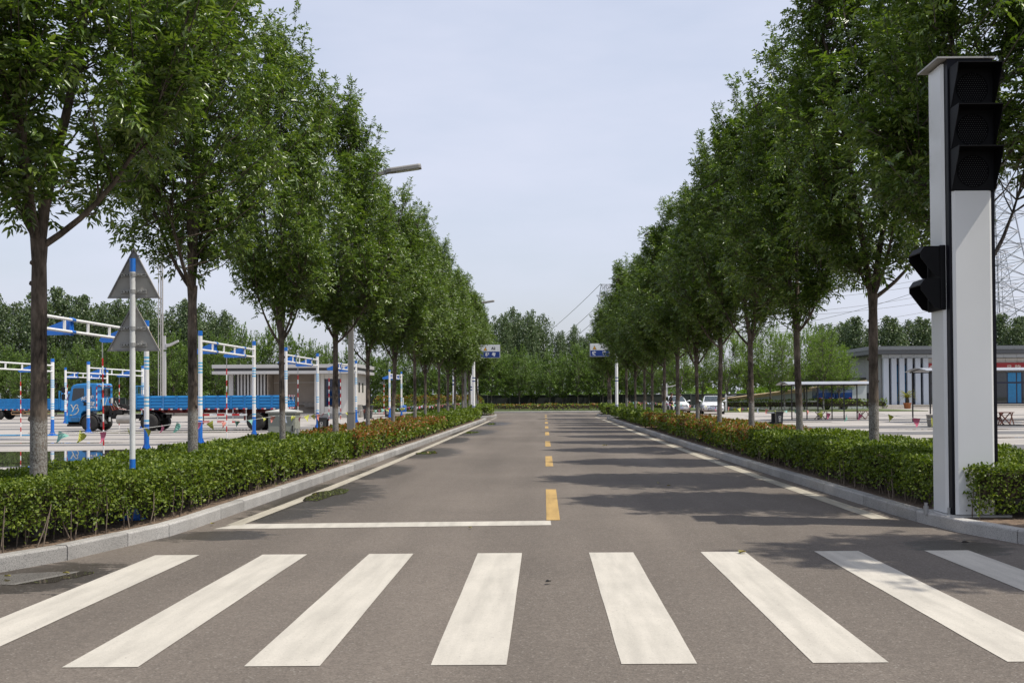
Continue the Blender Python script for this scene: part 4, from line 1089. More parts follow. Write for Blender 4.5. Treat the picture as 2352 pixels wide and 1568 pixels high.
HOOD = mat('signal_hood', (0.005, 0.005, 0.006), .5, vary=.1, spec=.15)
zz = ztop + .005; hh = (zat(152, XL + .3, YF) - .13 - zz) / 3
def hooded(parent_xform, w, h, d, name, parent, mats, lens=True):
    M = parent_xform
    mb = MB(); mb.box(-w / 2, w / 2, -.03, 0, 0, h, 0, M); head = obj(name, mb, mats[0], parent)
    t = .008
    v = MB()
    def quad(pts): v.face([M @ Vector(p) for p in pts])
    for s in (-1, 1):
        a = s * (w / 2 - .002)
        v.prism([(-.028, .01), (-.05, .01), (-d, h - .10), (-d - .03, h), (-.028, h)], a - t / 2, a + t / 2, 0, 'x', M)
    v.loft([[M @ Vector((sx * (w / 2) * q, y, z)) for sx, q, y, z in ((-1, 1, -.028, h - .012), (1, 1, -.028, h - .012), (1, 1, -.028, h), (-1, 1, -.028, h))], [M @ Vector((sx * (w / 2) * 1.0, y, z)) for sx, y, z in ((-1, -d - .03, h - .016), (1, -d - .03, h - .016), (1, -d - .03, h - .004), (-1, -d - .03, h - .004))]], smooth=False)
    obj('hood', v, mats[0], head)
    if lens:
        c = MB(); r = min(w, h) * .40; n = 26
        c.face([M @ Vector((r * math.cos(2 * math.pi * k / n), -.034, h * .47 + r * math.sin(2 * math.pi * k / n))) for k in range(n)][::1])
        ln = obj('lens', c, mats[1], head)
        dd = MB(); q = random.Random(3)
        st = r / 7
        for i in range(-7, 8):
            for j in range(-7, 8):
                u, z = (i + .5 * (j % 2)) * st, j * st * .9
                if u * u + z * z < (r * .93) ** 2:
                    dd.face([M @ Vector((u + st * .19 * math.cos(a), -.0355, h * .47 + z + st * .19 * math.sin(a))) for a in (0, 1.05, 2.09, 3.14, 4.19, 5.24)])
        od = obj('led_dots', dd, mats[2], head); od['kind'] = 'stuff'
    return head
LENS = mat('signal_lens', (0.004, 0.004, 0.005), .6, vary=.1, spec=.05)
LEDM = mat('led_dot', (0.035, 0.035, 0.033), .5)
for k in range(3):
    hooded(Matrix.Translation((W_ / 2 + .005, -.002, zz + hh * k)), W_ - .03, hh - .008, .26, 'signal_lamp', ts, (HOOD, LENS, LEDM))
pz0, pz1 = zat(714, XL, YF + .3) - .13, zat(567, XL, YF + .3) - .13
mb = MB(); mb.box(-.07, -.002, .10, .54, pz0, pz1); pb = obj('pedestrian_signal', mb, HOOD, ts, bevel=.01)
for k in range(2):
    Mx = Matrix.Translation((-.055, .32, pz0 + (pz1 - pz0) / 2 * k + .01)) @ Matrix.Rotation(R(-90), 4, 'Z')
    mb = MB(); hq = (pz1 - pz0) / 2 - .02; w = .40; d = .24
    v = MB()
    for s in (-1, 1): v.prism([(-.02, .0), (-d * .35, .02), (-d, hq * .62), (-d, hq * .8), (-d * .8, hq), (-.02, hq)], s * w / 2 - .005, s * w / 2 + .005, 0, 'x', Mx)
    v.loft([[Mx @ Vector((x, y, z)) for x, y, z in ((-w / 2, -.02, hq - .01), (w / 2, -.02, hq - .01), (w / 2, -.02, hq), (-w / 2, -.02, hq))], [Mx @ Vector((x, y, z)) for x, y, z in ((-w / 2, -d * .8, hq - .012), (w / 2, -d * .8, hq - .012), (w / 2, -d * .8, hq), (-w / 2, -d * .8, hq))],
            [Mx @ Vector((x, y, z)) for x, y, z in ((-w / 2, -d, hq * .8 - .012), (w / 2, -d, hq * .8 - .012), (w / 2, -d - .004, hq * .8), (-w / 2, -d - .004, hq * .8))]], smooth=False)
    h_ = obj('hood', v, HOOD, pb)
mb = MB(); mb.tube([(-.015, .07, .0), (-.015, .07, .10)], .02, 10); obj('conduit', mb, GALV, ts)
mb = MB(); mb.tube([(0, 0, 0), (0, 0, .10)], .03, 12); mb.tube([(0, 0, .10), (0, 0, .14)], .02, 12)
pp = gp(2125, 1180, .12); o = obj('pipe_stub', mb, GALV, None, (pp.x, pp.y, .12)); tag(o, 'short steel pipe stub in the soil left of the signal column', 'pipe')

# ------------------------------------------------------------------ cantilever road signs at the far end
def road_sign(px, py_, Y, bx0, bx1, byt, byb, sgn, line1, line2, label, tri):
    x = xat(px, Y, 0.3)
    root = empty('overhead_sign', (x, Y, .12), 0, label, 'road sign', 'overhead signs at the far end')
    mb = MB(); seg = [(0, .55, 1), (.55, .72, 0), (.72, .80, 1), (.80, 2.55, 0), (2.55, 2.63, 1), (2.63, 2.78, 0), (2.78, 2.86, 1), (2.86, 5.6, 0)]
    for a, b, m_ in seg: mb.tube([(0, 0, a), (0, 0, b)], .125 if a < .5 else .11, 14, m_, caps=(b > 5))
    obj('pole', mb, [WHITE, mat('sign_band_blue', (.01, .05, .20), .4)], root)
    a0, a1 = at(bx0, byb, Y), at(bx1, byt, Y)
    x0, x1, z0, z1 = a0.x - x, a1.x - x, a0.z - .12, a1.z - .12
    arm = MB()
    for zz_ in (z0 + .25, z1 - .25): arm.tube([(0, 0, zz_), ((x0 + x1) / 2, .0, zz_)], .05, 10)
    obj('arm', arm, WHITE, root)
    bd = MB(); bd.box(x0, x1, -.16, -.12, z0, z1); b = obj('board', bd, mat('sign_frame', (.55, .57, .62), .4), root)
    zm = z0 + (z1 - z0) * .49; e = .035
    u = MB(); u.box(x0 + e, x1 - e, -.166, -.16, zm, z1 - e); obj('upper_panel', u, mat('sign_white', (.62, .64, .64), .45), b)
    u = MB(); u.box(x0 + e, x1 - e, -.166, -.16, z0 + e, zm - .012); obj('lower_panel', u, mat('sign_blue', (.008, .035, .19), .4), b)
    cx = (x0 + x1) / 2; w = x1 - x0
    rot = (R(90), 0, 0)
    lettering(line1, (z1 - z0) * .27, mat('print_black', (.012, .012, .012), .5), b, (x0 + w * .66, -.1685, zm + (z1 - zm) * .44), rot, bold=.012)
    lettering(line2[0], (z1 - z0) * .30, mat('print_white', (.66, .68, .70), .5), b, (x0 + w * (.35 if sgn < 0 else .22), -.1685, z0 + (zm - z0) * .50), rot, bold=.01)
    lettering(line2[1], (z1 - z0) * .30, MATS['print_white'], b, (x0 + w * (.68 if sgn < 0 else .74), -.1685, z0 + (zm - z0) * .50), rot, bold=.01)
    tx = x0 + w * (.25 if sgn < 0 else .24); tz = zm + (z1 - zm) * .16; hw = (z1 - z0) * .125
    t = MB(); t.face([(tx - hw * 1.25, -.168, tz - .03), (tx + hw * 1.25, -.168, tz - .03), (tx, -.168, tz + hw * 2.15)]); obj('warning_triangle', t, MATS['print_black'], b)
    t = MB(); t.face([(tx - hw, -.1695, tz), (tx + hw, -.1695, tz), (tx, -.1695, tz + hw * 1.75)]); obj('triangle_face', t, mat('print_amber', (.55, .27, .012), .5), b)
road_sign(1088, 940, 77, 1103.5, 1148.5, 791.5, 822, -1, 'A2', '桩考', 'white and blue overhead board reading A2 on the left pole', True)
road_sign(1416.5, 938.6, 79.5, 1354.5, 1399, 788.5, 819, 1, 'A2', '快速', 'blue and white overhead board half hidden in the right trees', True)
# plain striped test poles behind
for xd, yt, Y, lb in ((1042, 833, 82, 'white post with dark blue bands behind the left trees, left of the overhead sign'), (1083, 858, 95, 'slim white post just left of the A2 sign pole'), (1096, 858, 95, 'slim white post just right of the A2 sign pole')):
    x = xat(xd, Y, .3); zt = zat(yt, x, Y) - .1; mb = MB()
    for a, b, m_ in ((0, .12, 1), (.12, .16, 0), (.16, .2, 1), (.2, .58, 0), (.58, .61, 1), (.61, .65, 0), (.65, .68, 1), (.68, 1, 0)): mb.tube([(0, 0, a * zt), (0, 0, b * zt)], .085, 12, m_, caps=b == 1)
    o = obj('banded_post', mb, [WHITE, MATS['sign_band_blue']], None, (x, Y, .1)); tag(o, lb, 'post', 'banded posts in the left yard')

# ------------------------------------------------------------------ utility cabinet
c0, c1 = at(616, 948, 24.2), at(678, 948, 24.2)
uc = empty('utility_cabinet', (c0.x, 24.2, .12), 0, 'grey-green metal cabinet with sloping lid behind the third left tree', 'cabinet')
w = c1.x - c0.x; h = c0.z - .12; CAB = mat('cabinet_green_grey', (0.33, 0.34, 0.29), .45, vary=.07, scale=2)
mb = MB(); mb.box(0, w, 0, .5, 0, h); obj('body', mb, CAB, uc, bevel=.006)
mb = MB(); mb.loft([[(-.05, -.06, h), (w + .05, -.06, h), (w + .05, .56, h), (-.05, .56, h)], [(-.05, -.06, h + .035), (w + .05, -.06, h + .035), (w + .05, .56, h + .035), (-.05, .56, h + .035)], [(w * .35, .2, h + .085), (w * .65, .2, h + .085), (w * .65, .3, h + .085), (w * .35, .3, h + .085)]], smooth=False); obj('lid', mb, mat('cabinet_lid', (.46, .46, .43), .45), uc)
for a, b in ((.02, w * .62), (w * .66, w - .02)):
    mb = MB(); mb.box(a, b, -.014, -.001, .04, h - .04); d = obj('door', mb, CAB, uc, bevel=.003)
    mb = MB(); mb.box(b - .05, b - .03, -.034, -.015, h * .62, h * .74); obj('handle', mb, DARKMET, d)
mb = MB(); mb.tube([(0, 0, 0), (0, 0, .75)], .03, 10); pz = at(684, 1000, 24.0); o = obj('steel_post', mb, STEEL, None, (pz.x, 24.0, .12)); tag(o, 'short galvanised post right of the green-grey cabinet', 'post')

# ------------------------------------------------------------------ bins and pedestal tables
def wheelie(x, y, z, h, w, label, seed=0):
    root = empty('wheelie_bin', (x, y, z), 0, label, 'bin', 'black wheelie bins')
    mb = MB(); mb.loft([[(sx * w * q, sy * w * q * .95, zz) for sx, sy in ((-.5, -.5), (.5, -.5), (.5, .5), (-.5, .5))] for zz, q in ((.04, .78), (h * .88, .98), (h * .9, 1.08), (h * .93, 1.08))], smooth=False); obj('body', mb, mat('bin_grey', (.035, .036, .038), .5, vary=.15), root, bevel=.008)
    mb = MB(); mb.loft([[(sx * w * .56, sy * w * .58, zz) for sx, sy in ((-1, -1), (1, -1), (1, 1), (-1, 1))] for zz in (h * .935, h * .96)] + [[(sx * w * .45, sy * w * .45, h) for sx, sy in ((-1, -1), (1, -1), (1, 1), (-1, 1))]], smooth=False); obj('lid', mb, BLACK, root)
    for s in (-1, 1):
        mb = MB(); mb.tube([(s * w * .42, w * .42, .06), (s * w * .50, w * .42, .06)], .06, 14); obj('wheel', mb, RUBBER, root)
    lb = MB()
    f = -w * .5 * .9
    def fr(x0, x1, z0, z1, t):
        for a, b, c, d in ((x0, x1, z0, z0 + t), (x0, x1, z1 - t, z1), (x0, x0 + t, z0, z1), (x1 - t, x1, z0, z1)): lb.box(a, b, f - .018, f - .003, c, d)
    s = w * .16
    fr(-s, s, h * .56, h * .56 + 2 * s, s * .35); lb.box(-s, s, f - .012, f, h * .48, h * .51); fr(-s, s, h * .36, h * .43, s * .25)
    obj('label_print', lb, WHTREF, root)
    return root
def ped_table(x, y, z, h, dia, label):
    root = empty('pedestal_table', (x, y, z), 0, label, 'table', 'black pedestal tables with grey tops')
    mb = MB(); mb.lathe([(dia * .5, h - .05), (dia * .51, h - .03), (dia * .5, h)], 28); obj('tabletop', mb, mat('table_grey', (.32, .34, .36), .4, vary=.1), root)
    mb = MB(); mb.lathe([(dia * .24, .06), (dia * .2, .12), (dia * .2, h - .05)], 24); obj('column', mb, BLACK, root)
    mb = MB(); mb.lathe([(dia * .48, 0), (dia * .48, .05), (dia * .40, .16), (dia * .33, .22), (dia * .22, .2)], 20); obj('base', mb, BLACK, root)
p = gp(744, 983, .1); wheelie(xat(740, 44, .1), 44, .1, .66, .33, 'black wheelie bin with white print beside the fourth left tree'); ped_table(xat(745, 45, .1), 45.2, .1, .62, .70, 'black pedestal table with grey round top behind the left bin')
wheelie(xat(1789, 49, .1), 49, .1, .72, .34, 'black wheelie bin standing in the right yard behind the hedge'); ped_table(xat(1779, 50.3, .1), 50.3, .1, .66, .82, 'black pedestal table with grey top behind the right bin')
wheelie(xat(845, 72, .1), 72, .1, .95, .62, 'large dark bin at the corner of the left pavilion'); wheelie(xat(891, 80, .1), 80, .1, .7, .5, 'dark bin with pale print behind the sixth left tree'); wheelie(xat(1028, 80, .1), 80, .1, .85, .6, 'far dark bin with grey lid among the left trees'); wheelie(xat(1492, 76, .1), 76, .1, .75, .55, 'far bin with white lid behind the right hedge')

# blue barrel
bx = xat(926, 98, .2); br = empty('barrel', (bx, 98, .1), 0, 'blue plastic barrel standing behind the left tree trunks', 'barrel')
mb = MB(); mb.lathe([(.24, 0), (.28, .05), (.30, .22), (.295, .25), (.30, .28), (.31, .5), (.305, .53), (.31, .56), (.29, .72), (.25, .75), (.25, .77)], 24); obj('body', mb, mat('barrel_blue', (.02, .10, .36), .4, vary=.08), br)
mb = MB(); mb.lathe([(.27, .74), (.28, .76), (.27, .775)], 24); obj('rim', mb, mat('barrel_rim', (.03, .13, .42), .4), br)
mb = MB(); mb.tube([(0, 0, .76), (0, 0, 1.35)], .04, 10); mb.lathe([(.05, 1.33), (.07, 1.37), (.05, 1.42)], 10); obj('pipe', mb, WHITE, br)
mb = MB(); mb.box(xat(845, 92, .1), xat(990, 92, .1), 92, 97, 0, .24); o = structure('loading_ledge', mb, M_CONC)

# ------------------------------------------------------------------ bunting strung between the trunks
FLAGC = [('flag_pink', (.52, .11, .19)), ('flag_yellow', (.46, .47, .08)), ('flag_teal', (.17, .38, .33)), ('flag_salmon', (.60, .23, .19)), ('flag_pale_blue', (.33, .38, .48))]
FLAGM = [mat(n_, c_, .6, vary=.1) for n_, c_ in FLAGC]
def flag_mesh(k):
    q = random.Random(50 + k); mb = MB(); rows = []
    tw = q.uniform(-1.4, 1.4)
    for i in range(6):
        t = i / 5; w = .075 * (1 - t) + .006; z = -.19 * t; a = tw * t
        rows.append([(-w * math.cos(a) + .03 * t * q.uniform(0, 1), -w * math.sin(a) + .03 * math.sin(3 * t), z), (w * math.cos(a) + .02 * t, w * math.sin(a) + .03 * math.sin(3 * t), z)])
    for i in range(5): mb.face([rows[i][0], rows[i][1], rows[i + 1][1], rows[i + 1][0]])
    return mb.mesh('flag')
FM = [flag_mesh(k) for k in range(10)]
for i, me in enumerate(FM): me.materials.append(FLAGM[i % 5])
def bunting(pts, label, step, n_max):
    root = empty('bunting', (0, 0, 0), 0, label, 'bunting', 'strings of small coloured flags'); P = []
    for a, b in zip(pts, pts[1:]):
        for k in range(10):
            t = k / 10; P.append(Vector(a).lerp(Vector(b), t) - Vector((0, 0, .05 * 4 * t * (1 - t))))
    P.append(Vector(pts[-1]))
    mb = MB(); mb.tube(P, .004, 4, smooth=False); obj('string', mb, WHTREF, root)
    cum = 0; nxt = .2; n = 0; q = random.Random(9)
    for a, b in zip(P, P[1:]):
        d = (b - a).length
        while nxt < cum + d and n < n_max:
            p = a.lerp(b, (nxt - cum) / d); o = bpy.data.objects.new('flag', FM[q.randrange(10)]); COL.objects.link(o); o.parent = root
            o.location = p; o.rotation_euler = (q.uniform(-.5, .5), q.uniform(-.6, .6), q.uniform(0, 6.28)); s = q.uniform(.6, .9); o.scale = (s, s, s); nxt += step * q.uniform(.7, 1.4); n += 1
        cum += d
bunting([(x - .11, y, 1.20) for x, y in LEFT_TREES[1:13]], 'string of coloured pennants tied along the left row of trunks', .72, 80)
bunting([(x + .11, y, 1.22) for x, y in RIGHT_TREES[0:12]], 'string of coloured pennants tied along the right row of trunks', .95, 64)
# ------------------------------------------------------------------ blue training trucks
def wheel(parent, x, y, z, r, w=.24, rim=None, dual=False):
    """a wheel on the near side, axle along y"""
    M = Matrix.Translation((x, y, z)) @ Matrix.Rotation(R(90), 4, 'X')
    t = MB(); t.lathe([(r * .60, -w / 2), (r * .93, -w / 2), (r, -w * .36), (r, w * .36), (r * .93, w / 2), (r * .60, w / 2)], 28, 0, M); o = obj('tyre', t, RUBBER, parent)
    k = MB(); k.lathe([(r * .61, w * .1), (r * .58, w * .36), (r * .52, w * .22), (r * .26, w * .20), (r * .20, w * .42), (r * .12, w * .44)], 20, 0, M)
    for i in range(8):
        a = i * math.pi / 4; k.lathe([(r * .045, w * .2), (r * .04, w * .34)], 6, 1, M @ Matrix.Translation((r * .40 * math.cos(a), r * .40 * math.sin(a), 0)))
    obj('rim', k, [rim or mat('rim_dark', (.05, .048, .045), .5, .3), STEEL], o)
    return o
def side_panel_mesh(L, h, ribs=4):
    mb = MB(); mb.box(.015, L - .015, .012, .03, 0, h); p = h / ribs
    for i in range(ribs):
        z = i * p
        mb.prism([(.012, z + p * .12), (-.016, z + p * .28), (-.016, z + p * .72), (.012, z + p * .88)], .06, L - .06, 0, 'x')
    for x in (.012, L - .052): mb.box(x, x + .04, -.02, .012, -.01, h)
    return mb.mesh('side_panel')
def reflectors(x0, x1, z, y=-.012, pitch=.20, h=.055):
    mb = MB(); x = x0; i = 0
    while x < x1 - .1:
        mb.box(x, x + pitch * .48, y - .006, y, z, z + h, i % 2); x += pitch * (.52 if i % 2 == 0 else 1.6); i += 1
    return mb
def chinese(body, size, parent, x, z, y=-.008, rot=0.0, m=None, **k):
    return lettering(body, size, m or mat('print_white_truck', (.72, .72, .70), .5), parent, (x, y, z), (R(90), -rot, 0), bold=.012, **k)
def stroke(mb, pts, w, y):
    """brush stroke in the x-z plane that swells and tapers"""
    pts = resample(pts, .02); n = len(pts); Lp = offset(pts, 1); rows = []
    for i, p in enumerate(pts):
        t = i / (n - 1); d = (Lp[i] - p) * w * (.25 + .75 * math.sin(math.pi * min(1, .12 + t * .85)) ** .8)
        rows.append(((p.x + d.x, y, p.y + d.y), (p.x - d.x, y, p.y - d.y)))
    for a, b in zip(rows, rows[1:]): mb.face([a[0], a[1], b[1], b[0]])
def y3_logo(name, parent, m, S, y):
    mb = MB(); f = lambda pts: [(a * S, b * S) for a, b in pts]
    stroke(mb, f([(-.50, .40), (-.38, .40), (-.26, .08), (-.18, -.02)]), .055 * S, y)
    stroke(mb, f([(.06, .30), (-.08, .16), (-.16, -.08), (-.30, -.34), (-.36, -.38)]), .06 * S, y - .001)
    stroke(mb, f([(-.02, .22), (.14, .42), (.34, .38), (.30, .14), (.12, -.02)]), .05 * S, y - .002)
    stroke(mb, f([(.10, -.04), (.34, .06), (.42, -.22), (.20, -.55), (-.16, -.72)]), .055 * S, y - .003)
    return obj(name, mb, m, parent)
def far_y(W, y): return W - y
TY = 48.5
tr = empty('tractor_trailer', (xat(155, TY, .1), TY, .1), 0, 'blue tractor truck with long blue flatbed trailer, cab facing left', 'truck')
W = 1.72
cabp = [(0, .44), (-.02, 1.15), (.02, 1.34), (.17, 2.02), (.24, 2.10), (.42, 2.16), (.80, 2.19), (1.32, 2.19), (1.37, 2.08), (1.37, .93), (.72, .93), (.62, .80), (.56, .44)]
mb = MB(); mb.prism(cabp, 0, W); cab = obj('cab', mb, TRUCKB, tr, bevel=.035)
def pane(name, pts, parent, y=-.006, m=GLASS, th=.008):
    mb = MB(); mb.prism(pts, y, y + th); return obj(name, mb, m, parent)
pane('door_window', [(.20, 1.42), (.27, 1.95), (.34, 1.98), (.76, 1.98), (.78, 1.62), (.30, 1.40)], cab)
pane('side_window', [(.93, 1.62), (.93, 2.04), (1.10, 2.04), (1.12, 1.68), (1.05, 1.60)], cab)
mb = MB(); mb.box(1.371, 1.379, W * .28, W * .80, 1.62, 1.96); rw = obj('rear_window', mb, GLASS, cab)
mb = MB()
for a in ((W * .26, W * .28, 1.60, 1.98), (W * .80, W * .82, 1.60, 1.98), (W * .26, W * .82, 1.58, 1.60), (W * .26, W * .82, 1.98, 2.0)): mb.box(1.371, 1.388, *a)
obj('rear_window_seal', mb, BLACK, cab)
mb = MB(); mb.loft([[(.035, .12, 1.36), (.035, W - .12, 1.36), (.175, W - .16, 1.98), (.175, .16, 1.98)], [(.015, .12, 1.37), (.015, W - .12, 1.37), (.155, W - .16, 1.99), (.155, .16, 1.99)]], smooth=False); obj('windscreen', mb, GLASS, cab)
mb = MB()
for i in range(6): mb.box(1.372, 1.380, .05 + i * .27, .05 + i * .27 + .24, 2.06, 2.11, i % 2)
for i in range(8): mb.box(1.31, 1.36, -.006, -.001, 1.0 + i * .13, 1.0 + i * .13 + .12, (i + 1) % 2)
obj('reflector_strip', mb, [REDREF, WHTREF], cab)
for zz, hgt, t_ in ((1.52, .15, '大通驾校'), (1.30, .09, '教练车')):
    chinese(t_, hgt, cab, .92 if zz > 1.4 else 1.10, zz, rot=R(9) if zz > 1.4 else 0)
chinese('专业工人', .05, cab, 1.10, 1.215); chinese('教练车 大型货车', .05, cab, 1.10, 1.10)
y3_logo('logo', cab, mat('logo_cream', (.60, .58, .50), .5), .40, -.010).location = (.345, 0, 1.05)
SEAM = mat('door_seam', (.004, .03, .08), .6)
mb = MB(); mb.box(.835, .845, -.004, -.001, .95, 2.05); mb.box(.16, .84, -.004, -.001, 2.045, 2.055); mb.box(.06, .84, -.004, -.001, .72, .73); obj('door_seam', mb, SEAM, cab)
mb = MB(); mb.box(.70, .82, -.025, -.002, 1.33, 1.37); obj('door_handle', mb, BLACK, cab)
mb = MB(); mb.box(.74, .88, -.006, -.001, 1.18, 1.32); obj('side_vent', mb, BLACK, cab)
mb = MB(); mb.box(.12, .23, -.02, 0, .735, .775); obj('side_lamp', mb, mat('amber_lamp', (.55, .48, .25), .3), cab)
mb = MB(); mb.prism([(.18, .64), (.54, .64), (.54, .46), (.20, .46)], -.05, .0); mb.box(.16, .56, -.02, -.001, .60, .63, 1); obj('step_panel', mb, [mat('step_blue', (.02, .12, .27), .5), WHTREF], cab, bevel=.008)
mb = MB(); mb.box(-.07, .03, -.05, .22, .36, .74); obj('bumper_end', mb, TRUCKB, tr, bevel=.02)
mb = MB(); mb.box(-.02, .6, .02, W - .02, .24, .34); mb.box(.0, .03, .1, W - .1, .34, .8); obj('bumper_bar', mb, CHASSIS, tr)
mb = MB(); mb.tube([(.06, -.03, 1.44), (-.10, -.16, 1.50), (-.10, -.16, 2.05), (.10, -.04, 2.06)], .014, 6); mb.box(-.15, -.05, -.26, -.10, 1.46, 1.70); mb.box(-.15, -.05, -.26, -.10, 1.76, 2.02); obj('wing_mirror', mb, BLACK, cab)
wheel(tr, 1.0, .12, .38, .38, .26, mat('rim_grey', (.16, .155, .15), .45, .4)); wheel(tr, 1.0, W - .12, .38, .38, .26)
mb = MB(); arch = [(1.0 + .46 * math.cos(a), .38 + .46 * math.sin(a)) for a in [R(x) for x in range(0, 181, 15)]]; arch2 = [(1.0 + .42 * math.cos(a), .38 + .42 * math.sin(a)) for a in [R(x) for x in range(180, -1, -15)]]
mb.prism(arch + arch2, .0, .34); mb.prism([(1.40, .70), (1.46, .70), (1.72, .36), (1.66, .34)], 0, .34); mb.box(1.5, 1.66, .0, .1, .22, .42); obj('mudguard', mb, mat('mudguard', (.05, .05, .052), .6), tr)
mb = MB(); mb.box(.3, 4.3, W * .25, W * .33, .56, .76); mb.box(.3, 4.3, W * .67, W * .75, .56, .76)
for x in (1.6, 2.4, 3.2, 4.2): mb.box(x, x + .1, W * .25, W * .75, .58, .74)
mb.box(3.3, 4.2, W * .28, W * .72, .80, .88); obj('chassis_frame', mb, CHASSIS, tr)
mb = MB(); mb.tube([(2.25, .10, .55), (3.0, .10, .55)], .20, 18); obj('fuel_tank', mb, mat('tank_alu', (.36, .34, .31), .4, .5), tr)
mb = MB(); q = random.Random(5)
mb.tube([(1.42, .3, 1.45), (1.52, .25, 1.1), (1.60, .3, .95)], .03, 8); mb.tube([(1.62, .5, 1.55), (1.48, .42, 1.02)], .02, 8, 1); mb.tube([(1.9, .3, 1.52), (1.9, .3, 1.28)], .055, 12, 1); mb.tube([(1.72, .6, 1.25), (1.72, .6, 1.5)], .05, 12, 0); mb.tube([(1.80, .3, .64), (1.80, .3, .45)], .05, 12, 1)
for k in range(12):
    x = q.uniform(1.45, 2.3); mb.box(x, x + q.uniform(.08, .3), q.uniform(.3, .8), q.uniform(.9, 1.3), q.uniform(.7, .95), q.uniform(.98, 1.25), 0)
for k in range(7):
    x = q.uniform(1.5, 2.1); mb.tube([(x, .3, q.uniform(1.0, 1.4)), (x + .2, .25, q.uniform(.9, 1.2)), (x + .6, .5, .95)], .012, 6, q.choice([0, 1, 2]))
obj('engine_parts', mb, [CHASSIS, mat('tank_white', (.5, .5, .48), .4), mat('air_hose_red', (.4, .05, .03), .5)], tr)
for x in (3.72,): wheel(tr, x, .14, .40, .40, .42); wheel(tr, x, W - .14, .40, .40, .42)
mb = MB(); ar = [(3.72 + .50 * math.cos(R(a)), .40 + .50 * math.sin(R(a))) for a in range(10, 171, 20)]; ar2 = [(3.72 + .47 * math.cos(R(a)), .40 + .47 * math.sin(R(a))) for a in range(170, 9, -20)]; mb.prism(ar + ar2, .02, .40); obj('mudguard', mb, BLACK, tr)
X0, X1 = 3.12, 9.92; ZB, ZT = 1.04, 1.60
mb = MB(); mb.box(X0, X1, .03, W - .03, ZB - .06, ZB); obj('deck', mb, BOARDB, tr)
mb = MB(); mb.box(X0 + .1, X1 - .05, W * .28, W * .36, .80, ZB - .06); mb.box(X0 + .1, X1 - .05, W * .64, W * .72, .80, ZB - .06)
for i in range(8): mb.box(X0 + .3 + i * .85, X0 + .38 + i * .85, .06, W - .06, .86, ZB - .062)
mb.box(6.05, 6.12, .1, .3, .3, ZB - .06); mb.box(8.0, 8.1, .08, W - .08, .45, .95); obj('trailer_frame', mb, mat('trailer_red_oxide', (.12, .018, .014), .6, vary=.3), tr)
n = 11; L = (X1 - X0) / n; spm = side_panel_mesh(L, ZT - ZB, 4)
for i in range(n):
    obj('side_panel', spm, BOARDB, tr, (X0 + i * L, 0, ZB))
    obj('side_panel', spm, BOARDB, tr, (X0 + (i + 1) * L, W, ZB), (0, 0, math.pi))
rp = side_panel_mesh(W / 3, ZT - ZB, 4)
for i in range(3): obj('tailboard_panel', rp, BOARDB, tr, (X1 + .01, i * W / 3, ZB), (0, 0, R(90)))
mb = reflectors(X0 + .2, X1 - .05, ZB - .075); o = obj('reflector_strip', mb, [REDREF, WHTREF], tr)
mb = MB()
for i in range(7): mb.box(X1 + .03, X1 + .038, .05 + i * .235, .05 + i * .235 + .21, ZT - .06, ZT - .005, i % 2); mb.box(X1 + .03, X1 + .038, .05 + i * .235, .05 + i * .235 + .21, ZB - .05, ZB + .005, (i + 1) % 2)
obj('tail_reflectors', mb, [WHTREF, REDREF], tr)
for i, t_ in enumerate(('大通', '驾校')): lettering(t_, .22, MATS['print_white_truck'], tr, (X1 + .045, W * (.28 + .44 * i), ZB + .40), (R(90), 0, R(90)), bold=.012)
mb = MB()
for y in (.05, W - .05): mb.tube([(X0 - .03, y, ZB), (X0 - .03, y, 2.06)], .028, 8)
for z in (1.66, 2.05): mb.tube([(X0 - .03, .05, z), (X0 - .03, W - .05, z)], .022, 8)
for i in range(1, 6): mb.tube([(X0 - .03, W * i / 6, 1.66), (X0 - .03, W * i / 6, 2.05)], .014, 6)
mb.box(X0 - .045, X0 - .02, .03, W - .03, ZB, 1.62); obj('headboard', mb, mat('headboard_blue', (.012, .15, .34), .5), tr)
sg = MB(); z = 0
for zz in (.36, .68):
    for i in range(6): sg.box(6.12 + i * .34, 6.12 + (i + 1) * .34, .02, .05, zz, zz + .09, i % 2)
for x in (6.12, 6.8, 7.5, 8.1): sg.box(x, x + .03, .05, .07, .38, 1.0, 1)
obj('side_guard', sg, [RED, WHITE], tr)
for x in (8.55,): wheel(tr, x, .14, .40, .40, .42); wheel(tr, x, W - .14, .40, .40, .42)

